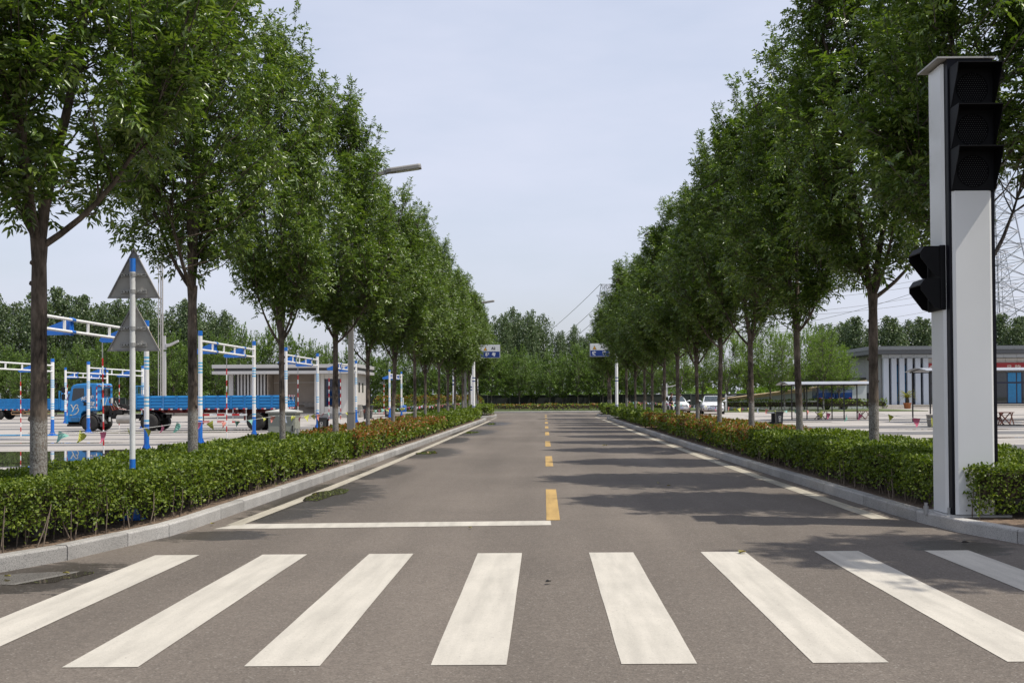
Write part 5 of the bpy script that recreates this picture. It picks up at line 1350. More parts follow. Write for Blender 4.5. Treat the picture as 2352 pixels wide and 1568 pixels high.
def box_truck(name, x, y, z, label, cab_right=True, L=6.2, scale=1.0):
    root = empty(name, (x, y, z), 0, label, 'truck')
    root.scale = (scale,) * 3
    Wd = 1.9; zb, zt = .78, 1.50
    n = 8; Lp = L / n; sm = side_panel_mesh(Lp, zt - zb, 7)
    for i in range(n):
        obj('side_panel', sm, BOARDB, root, (i * Lp, 0, zb)); obj('side_panel', sm, BOARDB, root, ((i + 1) * Lp, Wd, zb), (0, 0, math.pi))
    mb = MB(); mb.box(0, L, .03, Wd - .03, zb - .08, zb); mb.box(-.02, 0, .02, Wd - .02, zb, zt); obj('deck', mb, BOARDB, root)
    obj('reflector_strip', reflectors(.2, L - .1, zb - .08), [REDREF, WHTREF], root)
    mb = MB(); mb.box(.1, L + 1.6, Wd * .3, Wd * .37, .5, .7); mb.box(.1, L + 1.6, Wd * .63, Wd * .7, .5, .7); mb.box(2.9, 3.0, .1, Wd - .1, .35, .6); obj('chassis_frame', mb, CHASSIS, root)
    for xw in (1.8, L + 1.05):
        wheel(root, xw, .16, .39, .39, .3); wheel(root, xw, Wd - .16, .39, .39, .3)
    mb = MB(); mb.prism([(L + .18, .62), (L + .18, 1.92), (L + .26, 2.0), (L + 1.0, 2.0), (L + 1.22, 1.92), (L + 1.42, 1.35), (L + 1.46, .62)], 0, Wd); c = obj('cab', mb, TRUCKB, root, bevel=.035)
    mb = MB(); mb.box(L + .1, L + 1.5, -.02, Wd + .02, .66, .76); obj('cab_skirt', mb, TRUCKB, root, bevel=.02)
    pane('door_window', [(L + .72, 1.36), (L + .72, 1.84), (L + 1.08, 1.84), (L + 1.26, 1.42)], c); pane('side_window', [(L + .30, 1.40), (L + .30, 1.84), (L + .60, 1.84), (L + .60, 1.36)], c)
    chinese('大通驾校', .14, c, L + .72, 1.22); chinese('教练车', .10, c, L + .62, 1.05)
    mb = MB()
    for yy in (.05, Wd - .05): mb.tube([(L + .04, yy, zb), (L + .04, yy, 2.08)], .05, 8)
    for zz in (1.6, 2.0): mb.tube([(L + .04, .05, zz), (L + .04, Wd - .05, zz)], .03, 8)
    obj('headboard', mb, mat('headboard_blue', (.012, .15, .34), .5), root)
    sg = MB()
    for zz in (.36, .56): sg.box(2.75, 5.6, .03, .06, zz, zz + .06)
    for xx in (2.75, 3.6, 5.57): sg.box(xx, xx + .04, .03, .06, .36, .62)
    obj('side_guard', sg, mat('guard_tan', (.45, .28, .15), .6), root)
    return root
T2Y = 79
box_truck('flatbed_truck', xat(-62, T2Y, .1), T2Y, .1, 'blue flatbed truck at the left edge, cab facing right behind the tractor cab', scale=1.02)

# truck body seen beside the office
RY = 102.6; rx0, rx1 = xat(1876, RY, 1.5), xat(1957, RY, 1.5)
zb, zt = zat(913, 30, RY), zat(890.7, 30, RY)
rt = empty('caged_truck', (rx0, RY, .1), 0, 'blue truck body with slatted upper rails left of the office wall', 'truck')
Lr = rx1 - rx0; zb -= .1; zt -= .1; zm = zb + (zt - zb) * .55
SHINY = mat('caged_blue', (.008, .06, .24), .22, .35, vary=.1)
n = 4; sm = side_panel_mesh(Lr / n, zm - zb, 4)
for i in range(n): obj('side_panel', sm, SHINY, rt, (i * Lr / n, 0, zb))
mb = MB(); mb.box(0, Lr, .05, 1.8, zb - .08, zb + .02); mb.box(.0, .03, .03, 1.8, zb, zm); obj('deck', mb, SHINY, rt)
for k in range(4):
    mb = MB(); z = zm + (zt - zm) * (k + .55) / 4; mb.box(0, Lr, -.01, .02, z - .02, z + .045); mb.box(0, .03, .0, 1.8, z - .02, z + .045); obj('slat', mb, SHINY, rt)
mb = MB()
for i in range(n + 1): mb.box(min(Lr - .05, i * Lr / n), min(Lr, i * Lr / n + .05), -.03, -.011, zb, zt)
obj('stake', mb, SHINY, rt)
mb = MB(); mb.box(.2, Lr + 1, .4, .6, .45, zb - .08); mb.box(.35, .75, .2, 1.5, .3, zb - .1, 1); obj('chassis_frame', mb, [CHASSIS, mat('frame_red', (.25, .03, .02), .6)], rt)
for x in (.9, 2.6): wheel(rt, x, .2, .42, .42, .3)
obj('reflector_strip', reflectors(.2, Lr, zb - .06, -.035, .45, .07), [REDREF, WHTREF], rt)
lettering('大通驾校', .3, MATS['print_white_truck'], rt, (-.01, .9, zb + .35), (R(90), 0, R(-90)))

# ------------------------------------------------------------------ left pavilion
BYF = 78.2
PW = mat('cladding_white', (.60, .585, .55), .45, vary=.04, scale=1)
PG = mat('fascia_pale_grey', (.46, .455, .45), .45, vary=.05, scale=1)
PD = mat('fascia_dark', (.05, .05, .052), .5, vary=.1)
TILE = mat('porch_tile', (.30, .255, .215), .7, vary=.08, scale=2)
bl = xat(525, BYF, .5); brx = xat(814, BYF, .5)
pv = empty('pavilion', (bl, BYF, .1), R(0), 'low white pavilion with flat layered roof, louvres and dark window', 'building')
PWd = brx - bl; PH = zat(859, bl + 4, BYF) - .1; PT = zat(837.5, bl + 4, BYF) - .1
fx = lambda xd: xat(xd, BYF, 1.5) - bl
dep = 6.0; z0 = .34
mb = MB(); mb.box(-.1, PWd + .1, -.05, dep, 0, z0); obj('plinth', mb, M_GRANITE, pv)
for k in range(3):
    mb = MB(); mb.box(fx(600), fx(722), -.05 - .34 * (3 - k), -.052 - .34 * (2 - k), 0, z0 / 3 * (k + 1) - .004); obj('step', mb, mat('step_stone', (.42, .39, .35), .8, vary=.1), pv)
t3 = (PT - PH) / 3.2
mb = MB(); mb.box(fx(495), PWd + .45, -.9, dep + .4, PH, PH + t3); r1 = obj('roof_lower_slab', mb, PG, pv, bevel=.012)
mb = MB(); mb.box(fx(495) + .12, PWd + .33, -.78, dep + .3, PH + t3, PH + t3 * 2); obj('roof_band', mb, PD, pv)
mb = MB(); mb.box(fx(495), PWd + .45, -.9, dep + .4, PH + t3 * 2, PT); obj('roof_upper_slab', mb, PG, pv, bevel=.012)
mb = MB(); mb.box(0, fx(535), 0, .35, z0, PH); obj('column', mb, PG, pv)
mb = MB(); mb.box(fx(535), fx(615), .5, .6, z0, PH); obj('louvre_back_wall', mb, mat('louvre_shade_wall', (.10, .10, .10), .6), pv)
fm = MB(); fm.box(0, .115, -.02, .28, z0, PH); fmesh = fm.mesh('louvre')
for i in range(9): obj('louvre', fmesh, PG, pv, (fx(545) + (fx(613) - fx(545)) * i / 9, 0, 0))
mb = MB(); mb.box(fx(615), fx(726), 1.6, 1.7, z0, PH); mb.box(fx(613), fx(616), .0, 1.6, z0, PH); obj('porch_wall', mb, TILE, pv)
mb = MB(); mb.box(fx(690), fx(722), 1.2, 1.6, z0 + .45, z0 + .62); mb.box(fx(640), fx(722), 1.2, 1.6, z0 + .62, z0 + .75); mb.box(fx(642), fx(646), 1.25, 1.6, z0, z0 + .62); mb.box(fx(718), fx(721), 1.25, 1.6, z0, z0 + .62); obj('porch_bench', mb, mat('bench_stone', (.22, .20, .18), .7, vary=.3, scale=5), pv)
# cladding boards
xs = [722, 736.5, 745, 783.5, 797, 806, 814]
wz0, wz1 = zat(933, bl + 8, BYF) - .1, zat(870, bl + 8, BYF) - .1
mb = MB(); mb.box(fx(722), PWd, .02, dep - .1, .02, PH); obj('wall', mb, mat('wall_joint', (.2, .2, .19), .7), pv)
for i in range(len(xs) - 1):
    a, b = fx(xs[i]) + .012, fx(xs[i + 1]) - .012
    for zz0, zz1 in (((.04, wz0 - .012), (wz1 + .012, PH - .01)) if xs[i] == 745 else ((.04, PH - .01),)):
        mb = MB(); mb.box(a, b, -.03, .018, zz0, zz1); obj('cladding_panel', mb, PW, pv)
for k in range(4):
    mb = MB(); mb.box(PWd + .002, PWd + .04, k * (dep - .1) / 4 + .01, (k + 1) * (dep - .1) / 4 - .01, .04, PH - .01); obj('cladding_panel', mb, mat('cladding_side', (.55, .52, .48), .5, vary=.04), pv)
wn_ = MB(); a, b = fx(745) + .02, fx(783.5) - .02
wf = MB(); wf.box(a, b, -.012, .016, wz0, wz1); win = obj('window', wf, mat('window_frame_dark', (.025, .025, .03), .4), pv)
for i in range(2):
    for j in range(3):
        mb = MB(); ww = (b - a) / 2; hh_ = (wz1 - wz0) / 3; mb.box(a + i * ww + .12, a + (i + 1) * ww - .05, -.02, -.013, wz0 + j * hh_ + .10, wz0 + (j + 1) * hh_ - .06); obj('pane', mb, glassmat('blue_glass', (.006, .014, .05)), win)
for y in (1.5, 3.1):
    mb = MB(); mb.box(PWd + .041, PWd + .06, y, y + .5, PH * .58, PH * .80); obj('side_window', mb, GLASS, pv)
mb = MB(); mb.box(PWd + .041, PWd + .3, 1.0, 1.9, .0, .95); obj('meter_box', mb, LAMPGREY, pv)
mb = MB(); mb.box(.1, .9, -.03, 0, 0, .0); 
mb = MB(); mb.lathe([(.16, -.06), (.14, -.10), (.02, -.13)], 14, 0, Matrix.Translation((fx(655), .6, PH))); mb.lathe([(.16, -.06), (.16, 0)], 14, 0, Matrix.Translation((fx(655), .6, PH))); obj('porch_lamp', mb, WHTREF, pv)
mb = MB(); mb.tube([(fx(622), .9, PH - .62), (fx(722), .9, PH - .60)], .018, 6); obj('conduit', mb, PG, pv)

# ------------------------------------------------------------------ floodlight mast and yard lamps
mx = xat(368.5, 62, 1); ms = empty('lighting_mast', (mx, 62, .1), 0, 'tall slim grey mast rising behind the triangular signs', 'mast')
for dx, r_ in ((-.12, .035), (.02, .05), (.13, .06)):
    mb = MB(); mb.tube([(dx, 0, 0), (dx * .9, 0, 14.5)], [r_ * .8, r_ * .65], 10); obj('mast_tube', mb, mat('mast_grey', (.40, .38, .36), .45, .2), ms)
mb = MB()
for z in range(1, 10): mb.box(-.14, .14, -.02, .02, z * 1.45, z * 1.45 + .06)
obj('mast_ties', mb, GALV, ms)
def yard_lamp(xd, yt, Y, label):
    x = xat(xd, Y, 2); z = zat(yt, x, Y) - .1
    root = empty('yard_lamp', (x, Y, .1), 0, label, 'lamp post', 'square lamps of the yards')
    mb = MB(); mb.box(-.075, .075, -.075, .075, 0, z * .82); obj('pole', mb, PG, root)
    mb = MB(); mb.box(-.10, .10, -.10, .10, z * .84, z * .91); mb.box(-.06, .06, -.06, .06, z * .91, z); obj('collar', mb, PG, root)
    mb = MB(); mb.loft([[(u, v, w) for v, w in ((-.12, a), (.12, a), (.12, b), (-.12, b))] for u, a, b in ((.1, z * .87, z * .905), (.35, z * .88, z * .91), (.85, z * .93, z * .95))], smooth=False); obj('lamp_head', mb, PG, root)
yard_lamp(378, 771, 66, 'square grey yard lamp right of the triangular signs'); yard_lamp(1531, 880, 92, 'square grey yard lamp behind the left white car'); yard_lamp(1667, 905, 94, 'square grey yard lamp behind the right white car')

# ------------------------------------------------------------------ far fence
fy = 118.0; fz = zat(907, 0, fy) - .13
fe = empty('boundary_fence', (0, fy, .13), 0, 'long dark screen fence across the far end under the trees', 'fence')
pm = MB(); pm.box(-1.22, 1.22, -.01, .01, .12, fz); pmesh = pm.mesh('fence_panel')
po = MB(); po.box(-.035, .035, -.035, .035, 0, fz + .06); pomesh = po.mesh('fence_post')
rl = MB(); rl.box(-1.24, 1.24, -.03, .03, fz - .02, fz + .03); rlmesh = rl.mesh('fence_rail')
FP = mat('fence_screen', (.030, .036, .036), .7, vary=.2, scale=2); FR = mat('fence_rail_grey', (.13, .135, .13), .6)
for i in range(44):
    x = -70 + i * 2.5
    obj('fence_panel', pmesh, FP, fe, (x, 0, 0)); obj('fence_post', pomesh, FR, fe, (x + 1.25, -.05, 0)); obj('fence_rail', rlmesh, FR, fe, (x, -.02, 0))

# ------------------------------------------------------------------ office on the right
OY = 115.0
zx = lambda zx_, Y=OY, z=2.0: xat((3100 + zx_ / 2.2403) / 1.714286, Y, z)
oz = lambda zy, X=40, Y=OY: zat((1200 + zy / 2.2403) / 1.714286, X, Y)
ox = zx(835)
of = empty('office', (ox, OY, .1), 0, 'low office with dark flat roof, white fins and a red sign', 'building')
f = lambda v, z=2.0: zx(v, OY, z) - ox
g = lambda v, X=None: oz(v, X or 40) - .1
OW = 24.0; zbase = g(878); ztopw = g(436); zroof = g(372); odep = 12
mb = MB(); mb.box(-1.2, OW, -1.0, odep, 0, zbase); obj('terrace', mb, mat('terrace_stone', (.46, .43, .38), .8, vary=.1), of)
for k in range(3):
    mb = MB(); mb.box(f(818), OW, -1.0 - .4 * (3 - k), -1.002 - .4 * (2 - k), 0, zbase * (k + 1) / 4); obj('step', mb, MATS['step_stone'], of)
OG = mat('office_grey', (.27, .27, .265), .5, vary=.06, scale=1); OWH = mat('office_white', (.46, .50, .56), .4, vary=.04, scale=1); OCR = mat('office_cream', (.50, .47, .43), .5, vary=.06)
mb = MB(); mb.box(0, OW, .3, odep, zbase, ztopw); obj('wall', mb, OG, of)
for k in range(6):
    mb = MB(); mb.box(-.03, -.002, .35 + k * 1.9, .35 + k * 1.9 + 1.86, zbase, ztopw - .02); obj('cladding_panel', mb, OG, of)
mb = MB(); mb.box(-.05, -.031, 6.5, 8.3, zbase, zbase + 2.6); sd_ = obj('side_door', mb, DARKMET, of)
mb = MB(); mb.box(-1.6, .0, 5.6, 9.0, zbase + 2.9, zbase + 3.0); obj('door_canopy', mb, DARKMET, of)
mb = MB(); mb.prism([(-1.7, ztopw), (OW, ztopw), (OW, zroof), (-1.7, zroof)], -1.6, odep + 1.2); obj('roof', mb, mat('office_roof', (.075, .08, .085), .5, vary=.1), of)
mb = MB(); mb.box(-1.75, OW, -1.68, -1.6, zroof - .35, zroof + .04); mb.box(-1.78, -1.70, -1.6, odep + 1.2, zroof - .35, zroof + .04); obj('roof_fascia', mb, mat('office_fascia', (.13, .14, .15), .45), of)
zh = g(470)
w_ = f(948) - f(890)
xx = -.05; i = 0
while xx < OW - 1:
    w2 = (f(1003) - f(890)) if i else (f(890) - f(835))
    mb = MB(); mb.box(xx + .015, xx + w2 - .015, -.30, -.02, zh + .02, ztopw - .03); obj('header_panel', mb, OWH, of); xx += w2; i += 1
mb = MB(); mb.box(0, OW, -.02, .29, zbase, ztopw - .02); 
zs1, zs0 = g(515), g(575)
xx = f(1232); i = 0
while xx < OW - 1:
    w2 = f(1360) - f(1260); mb = MB(); mb.box(xx + .015, xx + w2 - .015, .1, .29, zs1 + .02, zh - .04); obj('upper_panel', mb, OCR, of); xx += w2
fins = [840, 909, 979, 1049, 1119, 1189]; fw = f(885) - f(840)
fnm = MB(); fnm.box(0, fw, -.42, -.0, zbase, zh); fnmesh = fnm.mesh('fin')
for v in fins: obj('fin', fnmesh, OWH, of, (f(v), 0, 0))
NAVY = mat('mullion_navy', (.010, .012, .035), .4)
for i, v in enumerate(fins):
    a = f(v) + fw + .02; b = f(v + 70) - .02
    mb = MB(); mb.box(a - .1, b + .1, .12, .28, zbase, g(520)); wd = obj('window', mb, NAVY, of)
    mb = MB(); mb.box(a + .1, b - .02, .10, .118, zbase + .1, g(690)); obj('pane', mb, (mat('blue_film', (.012, .17, .36), .2) if i in (1, 2) else GLASS), wd)
    mb = MB(); mb.box(a + .1, b - .02, .10, .118, g(683), g(530)); obj('pane', mb, (MATS['blue_film'] if i in (1, 2) else GLASS), wd)
# red sign with round emblem and lettering
mb = MB(); mb.box(f(1236), OW - 1, -.12, .09, zs0 - .25, zs1); sb = obj('sign_board', mb, mat('sign_red', (.30, .012, .016), .45, vary=.06), of)
ex, ez = f(1275), zs0 + (zs1 - zs0) * .22; er = (f(1302) - f(1250)) / 2
mb = MB(); mb.face([(ex + er * math.cos(2 * math.pi * k / 28), -.13, ez + er * math.sin(2 * math.pi * k / 28)) for k in range(28)]); obj('emblem', mb, mat('emblem_cream', (.62, .55, .50), .5), sb)
y3_logo('emblem_mark', sb, MATS['sign_red'], er * 1.2, 0).location = (ex, -.14, ez + er * .1)
for v, ch in ((1955, '品'), (2030, '牌')): lettering(ch, (zs1 - zs0) * .95, mat('sign_gold', (.60, .52, .45), .5), sb, (f(v), -.128, zs0 + (zs1 - zs0) * .16), (R(90), 0, 0), bold=.01)
# glazed entrance
zd = zs0 - .25
edges = [1240, 1330, 1430, 1530, 1630, 1730, 1845, 1942, 2024, 2070, 2140, 2230, 2330]
for i in range(len(edges) - 1):
    a, b = f(edges[i]), f(edges[i + 1])
    mb = MB(); mb.box(a, b, .12, .28, zbase, zd); dr = obj('glazed_bay', mb, NAVY if i != 0 else DARKMET, of)
    film = edges[i] in (1942, 2024)
    for z1_, z2_ in ((zbase + .12, zbase + (zd - zbase) * .64), (zbase + (zd - zbase) * .69, zd - .05)):
        mb = MB(); mb.box(a + .09, b - .05, .10, .118, z1_, z2_); obj('pane', mb, MATS['blue_film'] if film else GLASS, dr)

# potted palm on the terrace edge
pp = (zx(1057, 110, .5), 110)
pt = empty('potted_palm', (pp[0], pp[1], .1), 0, 'potted sago palm in a terracotta pot before the office steps', 'plant', None, .78)
mb = MB(); mb.lathe([(.36, 0), (.40, .05), (.48, .62), (.54, .66), (.54, .78), (.46, .78), (.44, .72), (.02, .72)], 22); obj('pot', mb, mat('terracotta', (.34, .12, .045), .6, vary=.15), pt)
mb = MB(); mb.tube([(0, 0, .7), (.03, 0, 1.0), (0, 0, 1.45)], [.22, .25, .2], 12); obj('trunk', mb, mat('palm_trunk', (.05, .038, .028), .9, vary=.3, bump=.8, scale=10), pt)
PALM = leafmat('palm_leaf', (.10, .12, .012), (.20, .20, .02), (.30, .27, .04), .3)
for k in range(26):
    a = k * 2.399; el = R(68) - R(60) * (k / 26); Lf = 1.45
    P = [Vector((0, 0, 1.42))]; d = Vector((math.cos(a) * math.cos(el), math.sin(a) * math.cos(el), math.sin(el)))
    for i in range(10): P.append(P[-1] + d * Lf / 10); d = (d + Vector((0, 0, -.13))).normalized()
    Pn = []; Dn = []; S = Vector((-math.sin(a), math.cos(a), 0))
    for i in range(1, 11):
        for s in (-1, 1):
            for h_ in (0, .5):
                if i + h_ > 10: continue
                Pn.append(tuple(P[i - 1].lerp(P[i], h_ + .4))); Dn.append(tuple(S * s + (P[i] - P[i - 1]).normalized() * .7 + Vector((0, 0, .25))))
    V, F = leaves4(np.array(Pn), np.array(Dn), np.tile(np.array([[0, 0, 1.0]]), (len(Pn), 1)), .27, .07)
    fo = obj('frond', fast_mesh('frond', V, F), PALM, pt)

# pale ramp
ry = 106.0; a = at(1656, 917, ry); b = at(1990, 876, ry)
rp_ = empty('test_ramp', (0, 0, 0), 0, 'long pale training ramp with tan coping rising to the right', 'ramp')
mb = MB(); mb.prism([(a.x, .1), (b.x, .1), (b.x, b.z - .30), (a.x, a.z - .25)], ry, ry + 5); obj('side_wall', mb, mat('ramp_plaster', (.47, .49, .50), .7, vary=.10, scale=.6), rp_)
mb = MB(); mb.prism([(a.x - .3, a.z - .28), (b.x, b.z - .30), (b.x, b.z + .02), (a.x - .3, a.z - .05)], ry - .14, ry + 5.1); mb.prism([(a.x - .3, a.z - .05), (b.x, b.z + .02), (b.x, b.z + .14), (a.x - .3, a.z + .02)], ry - .2, ry + .1); obj('coping', mb, mat('ramp_tan', (.60, .45, .27), .7, vary=.06), rp_)

# ------------------------------------------------------------------ shelters
def shelter(x0, x1, yf, dep_, z, label, nlegs):
    root = empty('shelter', (x0, yf, .1), 0, label, 'shelter', 'open canopies of the right yard')
    L_ = x1 - x0; n = 9; mb = MB()
    up, lo = [], []
    for i in range(n + 1):
        t = i / n; y = -.35 + (dep_ + .7) * t; zz = z + .16 * math.sin(math.pi * t); up.append((y, zz + .03)); lo.append((y, zz))
    for k in range(max(2, round(L_ / 2.2))):
        pass
    npn = max(2, round(L_ / 2.3))
    for k in range(npn):
        mb = MB(); mb.loft([[(-.3 + (L_ + .6) * (k + e) / npn + (.01 if e == 0 else -.01), y, zz) for y, zz in up + lo[::-1]] for e in (0, 1)], smooth=False); obj('roof_sheet', mb, mat('polycarbonate', (.27, .28, .30), .35, vary=.06, scale=1), root)
    lg = MB(); lg.box(-.03, .03, -.03, .03, 0, z); lm = lg.mesh('leg')
    for i in range(nlegs):
        x = L_ * i / (nlegs - 1)
        for y in (0, dep_): obj('leg', lm, DARKMET, root, (x, y, 0))
        rb = MB(); rb.tube([(x, y, zz - .03) for y, zz in lo], .025, 6); obj('rib', rb, DARKMET, root)
    for y in (0, dep_):
        for zz in (z - .03, .85 if y else .12):
            r_ = MB(); r_.box(0, L_, y - .02, y + .02, zz - .02, zz + .02); obj('rail', r_, DARKMET, root)
    return root
s1 = at(1812, 882, 62); shelter(xat(1818, 62, 1.5), xat(1998, 62, 1.5), 62, 2.6, zat(883, 15, 62) - .1, 'open shelter with pale curved roof right of the third right trunk', 4)
shelter(xat(2136, 54.6, 1.5), xat(2425, 54.6, 1.5), 54.6, 2.6, zat(852, 20, 54.6) - .1, 'open shelter with pale curved roof behind the signal column', 3)

# folding stools, bucket
WOODR = mat('stool_wood', (.13, .045, .03), .6, vary=.3, scale=8)
def stool(x, y, z, rz, label, sc=1.0, group='folding stools in the right yard'):
    root = empty('folding_stool', (x, y, z), rz, label, 'stool', group); root.scale = (sc,) * 3
    for s in (-1, 1):
        for d in (-1, 1):
            mb = MB(); mb.tube([(d * -.24, s * .2 + d * .02, 0), (d * .22, s * .2 + d * .02, .46)], .022, 6); obj('leg', mb, WOODR, root)
    for k in range(5):
        mb = MB(); mb.box(-.24 + k * .1, -.24 + k * .1 + .08, -.24, .24, .46, .485); obj('slat', mb, WOODR, root)
    return root
for xd, Y, rz, lb in ((1883, 64, .4, 'brown folding stool under the first shelter, left one'), (1891, 64.3, 1.2, 'brown folding stool leaning behind the left stool under the first shelter'), (1978, 63.8, -.3, 'brown folding stool at the right leg of the first shelter'), (1986, 64.2, .8, 'brown folding stool behind the one at the right shelter leg')):
    stool(xat(xd, Y, .1), Y, .1, rz, lb)
stool(xat(2300, 49.5, .1), 49.5, .1, .2, 'brown folding stool right of the signal column', 1.25); stool(xat(2310, 49.9, .1), 49.9, .1, .9, 'brown folding stool just behind the one right of the signal column', 1.25)
mb = MB(); mb.box(-.5, .6, -.4, .4, 0, .05); o = obj('rubber_mat', mb, BLACK, None, (xat(2306, 49.4, .1), 48.9, .1)); tag(o, 'black mat under the stools right of the signal column', 'mat')
bk = gp(2146, 994, .1); bu = empty('bucket', (xat(2143, 47.5, .1), 47.5, .1), 0, 'pale metal bucket by the shelter leg left of the signal column', 'bucket')
mb = MB(); mb.lathe([(.24, 0), (.30, .52), (.315, .53), (.315, .56), (.29, .56), (.235, .04), (.02, .03)], 22); obj('body', mb, mat('bucket_grey', (.33, .31, .28), .5, .3, vary=.15), bu)
mb = MB(); mb.tube([(.31 * math.cos(t), -.05 - .3 * math.sin(t) * .4, .52 - .30 * math.sin(t)) for t in [math.pi * i / 12 for i in range(13)]], .008, 5); obj('handle', mb, STEEL, bu)

# striped post with strings by the caged truck
x = zx(498, 100, .5); sp = empty('striped_post', (x, 100, .16), 0, 'red and white post on a white foot in front of the blue caged truck', 'post')
mb = MB()
for i in range(6): mb.tube([(0, 0, .5 + i * .32), (0, 0, .5 + (i + 1) * .32)], .04, 8, (i + 1) % 2, caps=i == 5)
obj('pole', mb, [RED, WHITE], sp); mb = MB(); mb.lathe([(.12, 0), (.10, .5)], 10); mb.box(-.5, .1, -.02, .02, 0, .05); obj('foot', mb, WHITE, sp)

# ------------------------------------------------------------------ white cars
CARW = mat('car_white', (.74, .75, .76), .22, vary=.02, coat=.8); CARB = mat('car_black_trim', (.012, .012, .013), .4); CHROME = mat('chrome', (.7, .7, .7), .12, 1.0, vary=.02)
PLATEB = mat('plate_blue', (.02, .13, .45), .4); LAMPG = mat('headlamp', (.30, .32, .35), .08, .3, coat=1.0)
def car(x, y, z, rz, label, plate):
    """saloon; local +y is towards its rear, the nose faces -y"""
    root = empty('parked_car', (x, y, z), rz, label, 'car', 'white cars parked in the right yard')
    st = [(0.0, .70, .40, .60), (.06, .78, .30, .70), (.22, .85, .22, .78), (.7, .89, .18, .88), (1.25, .90, .17, .97), (2.2, .90, .17, 1.0), (3.3, .90, .17, 1.0), (4.0, .87, .20, .99), (4.35, .80, .28, .93), (4.45, .72, .40, .85)]
    rings = []
    for yy, hw, zl, zh_ in st:
        m_ = (zl + zh_) / 2
        rings.append([(-hw * .86, yy, zl), (hw * .86, yy, zl), (hw * .98, yy, zl + .08), (hw, yy, m_), (hw * .96, yy, zh_ - .07), (hw * .82, yy, zh_), (-hw * .82, yy, zh_), (-hw * .96, yy, zh_ - .07), (-hw, yy, m_), (-hw * .98, yy, zl + .08)])
    mb = MB(); mb.loft([r[::-1] for r in rings]); body = obj('body', mb, CARW, root)
    gh = [(1.18, .74, .965), (1.62, .68, 1.25), (2.02, .60, 1.43), (2.5, .59, 1.47), (3.1, .58, 1.45), (3.6, .62, 1.28), (4.0, .66, 1.0)]
    mb = MB(); R2 = []
    for yy, hw, zt_ in gh:
        b0 = .955
        R2.append([(-.76, yy, b0), (.76, yy, b0), (hw * 1.02, yy, max(b0, zt_ - .06)), (hw * .9, yy, zt_), (-hw * .9, yy, zt_), (-hw * 1.02, yy, max(b0, zt_ - .06))])
    mb.loft([r[::-1] for r in R2]); obj('roof', mb, CARW, root)
    mb = MB(); mb.face([(-.66, 1.22, 1.0), (.66, 1.22, 1.0), (.55, 1.94, 1.40), (-.55, 1.94, 1.40)]); mb.face([(-.66, 1.22, 1.0), (-.55, 1.94, 1.40), (.55, 1.94, 1.40), (.66, 1.22, 1.0)]); o = obj('windscreen', mb, glassmat('car_glass', (.10, .13, .15), .04), root, (0, -.022, .022))
    for s in (-1, 1):
        mb = MB(); pts = [(s * .775, 1.45, 1.0), (s * .775, 3.55, 1.02), (s * .645, 3.15, 1.38), (s * .645, 2.12, 1.39)]; mb.face(pts); mb.face(pts[::-1]); obj('side_window', mb, GLASS, root)
        mb = MB(); mb.prism([(s * .80, .60), (s * .38, .60), (s * .46, .73), (s * .83, .74)], -.012, .16); obj('headlight', mb, LAMPG, root, (0, .10, 0), bevel=.01)
        mb = MB(); mb.lathe([(.02, 0), (.055, .0), (.06, -.02)], 14, 0, Matrix.Translation((s * .62, .075, .665)) @ Matrix.Rotation(R(90), 4, 'X')); obj('lamp_lens', mb, CHROME, root)
        mb = MB(); mb.prism([(s * .78, .36), (s * .52, .36), (s * .60, .46), (s * .80, .46)], -.0, .03); obj('fog_lamp', mb, CARB, root, (0, .04, 0))
        mb = MB(); mb.loft([[(s * .90, 1.42, 1.0), (s * .90, 1.50, 1.0), (s * .90, 1.50, 1.06), (s * .90, 1.42, 1.06)], [(s * 1.0, 1.36, .99), (s * 1.0, 1.50, .99), (s * 1.0, 1.50, 1.12), (s * 1.0, 1.38, 1.11)], [(s * 1.10, 1.40, 1.01), (s * 1.10, 1.48, 1.01), (s * 1.10, 1.48, 1.10), (s * 1.10, 1.40, 1.09)]]); mb.tube([(s * .84, 1.46, 1.0), (s * .92, 1.46, 1.03)], .03, 6); obj('wing_mirror', mb, CARW, root)
        for yy in (.85, 3.5):
            M = Matrix.Translation((s * .80, yy, .315)) @ Matrix.Rotation(s * R(90), 4, 'Y')
            t = MB(); t.lathe([(.2, -.1), (.29, -.1), (.315, -.06), (.315, .06), (.29, .1), (.2, .1)], 24, 0, M); tt = obj('tyre', t, RUBBER, root)
            k = MB(); k.lathe([(.205, .04), (.19, .095), (.06, .08), (.03, .1)], 16, 0, M); obj('rim', k, STEEL, tt)
            mb = MB(); mb.lathe([(.37, -.02), (.37, .112)], 24, 0, M); obj('wheel_arch', mb, CARB, root)
    mb = MB(); mb.prism([(-.42, .58), (.42, .58), (.46, .70), (-.46, .70)], -.02, .04); gr = obj('grille', mb, CARB, root, (0, .035, 0))
    mb = MB()
    for zz_ in (.60, .645): mb.box(-.44, .44, -.03, -.021, zz_, zz_ + .014)
    obj('chrome_bar', mb, CHROME, gr)
    mb = MB(); n = 22
    mb.tube([(.085 * math.cos(2 * math.pi * k / n), -.035, .65 + .085 * math.sin(2 * math.pi * k / n)) for k in range(n + 1)], .010, 6); bd = obj('badge', mb, CHROME, gr)
    lettering('V', .075, CHROME, bd, (0, -.036, .675), (R(90), 0, 0)); lettering('W', .085, CHROME, bd, (0, -.036, .618), (R(90), 0, 0))
    mb = MB(); mb.box(-.23, .23, -.03, -.02, .42, .55); pl = obj('number_plate', mb, PLATEB, root, (0, .015, 0))
    lettering(plate, .10, mat('plate_white', (.75, .75, .75), .5), pl, (0, -.032, .485), (R(90), 0, 0), bold=.008)
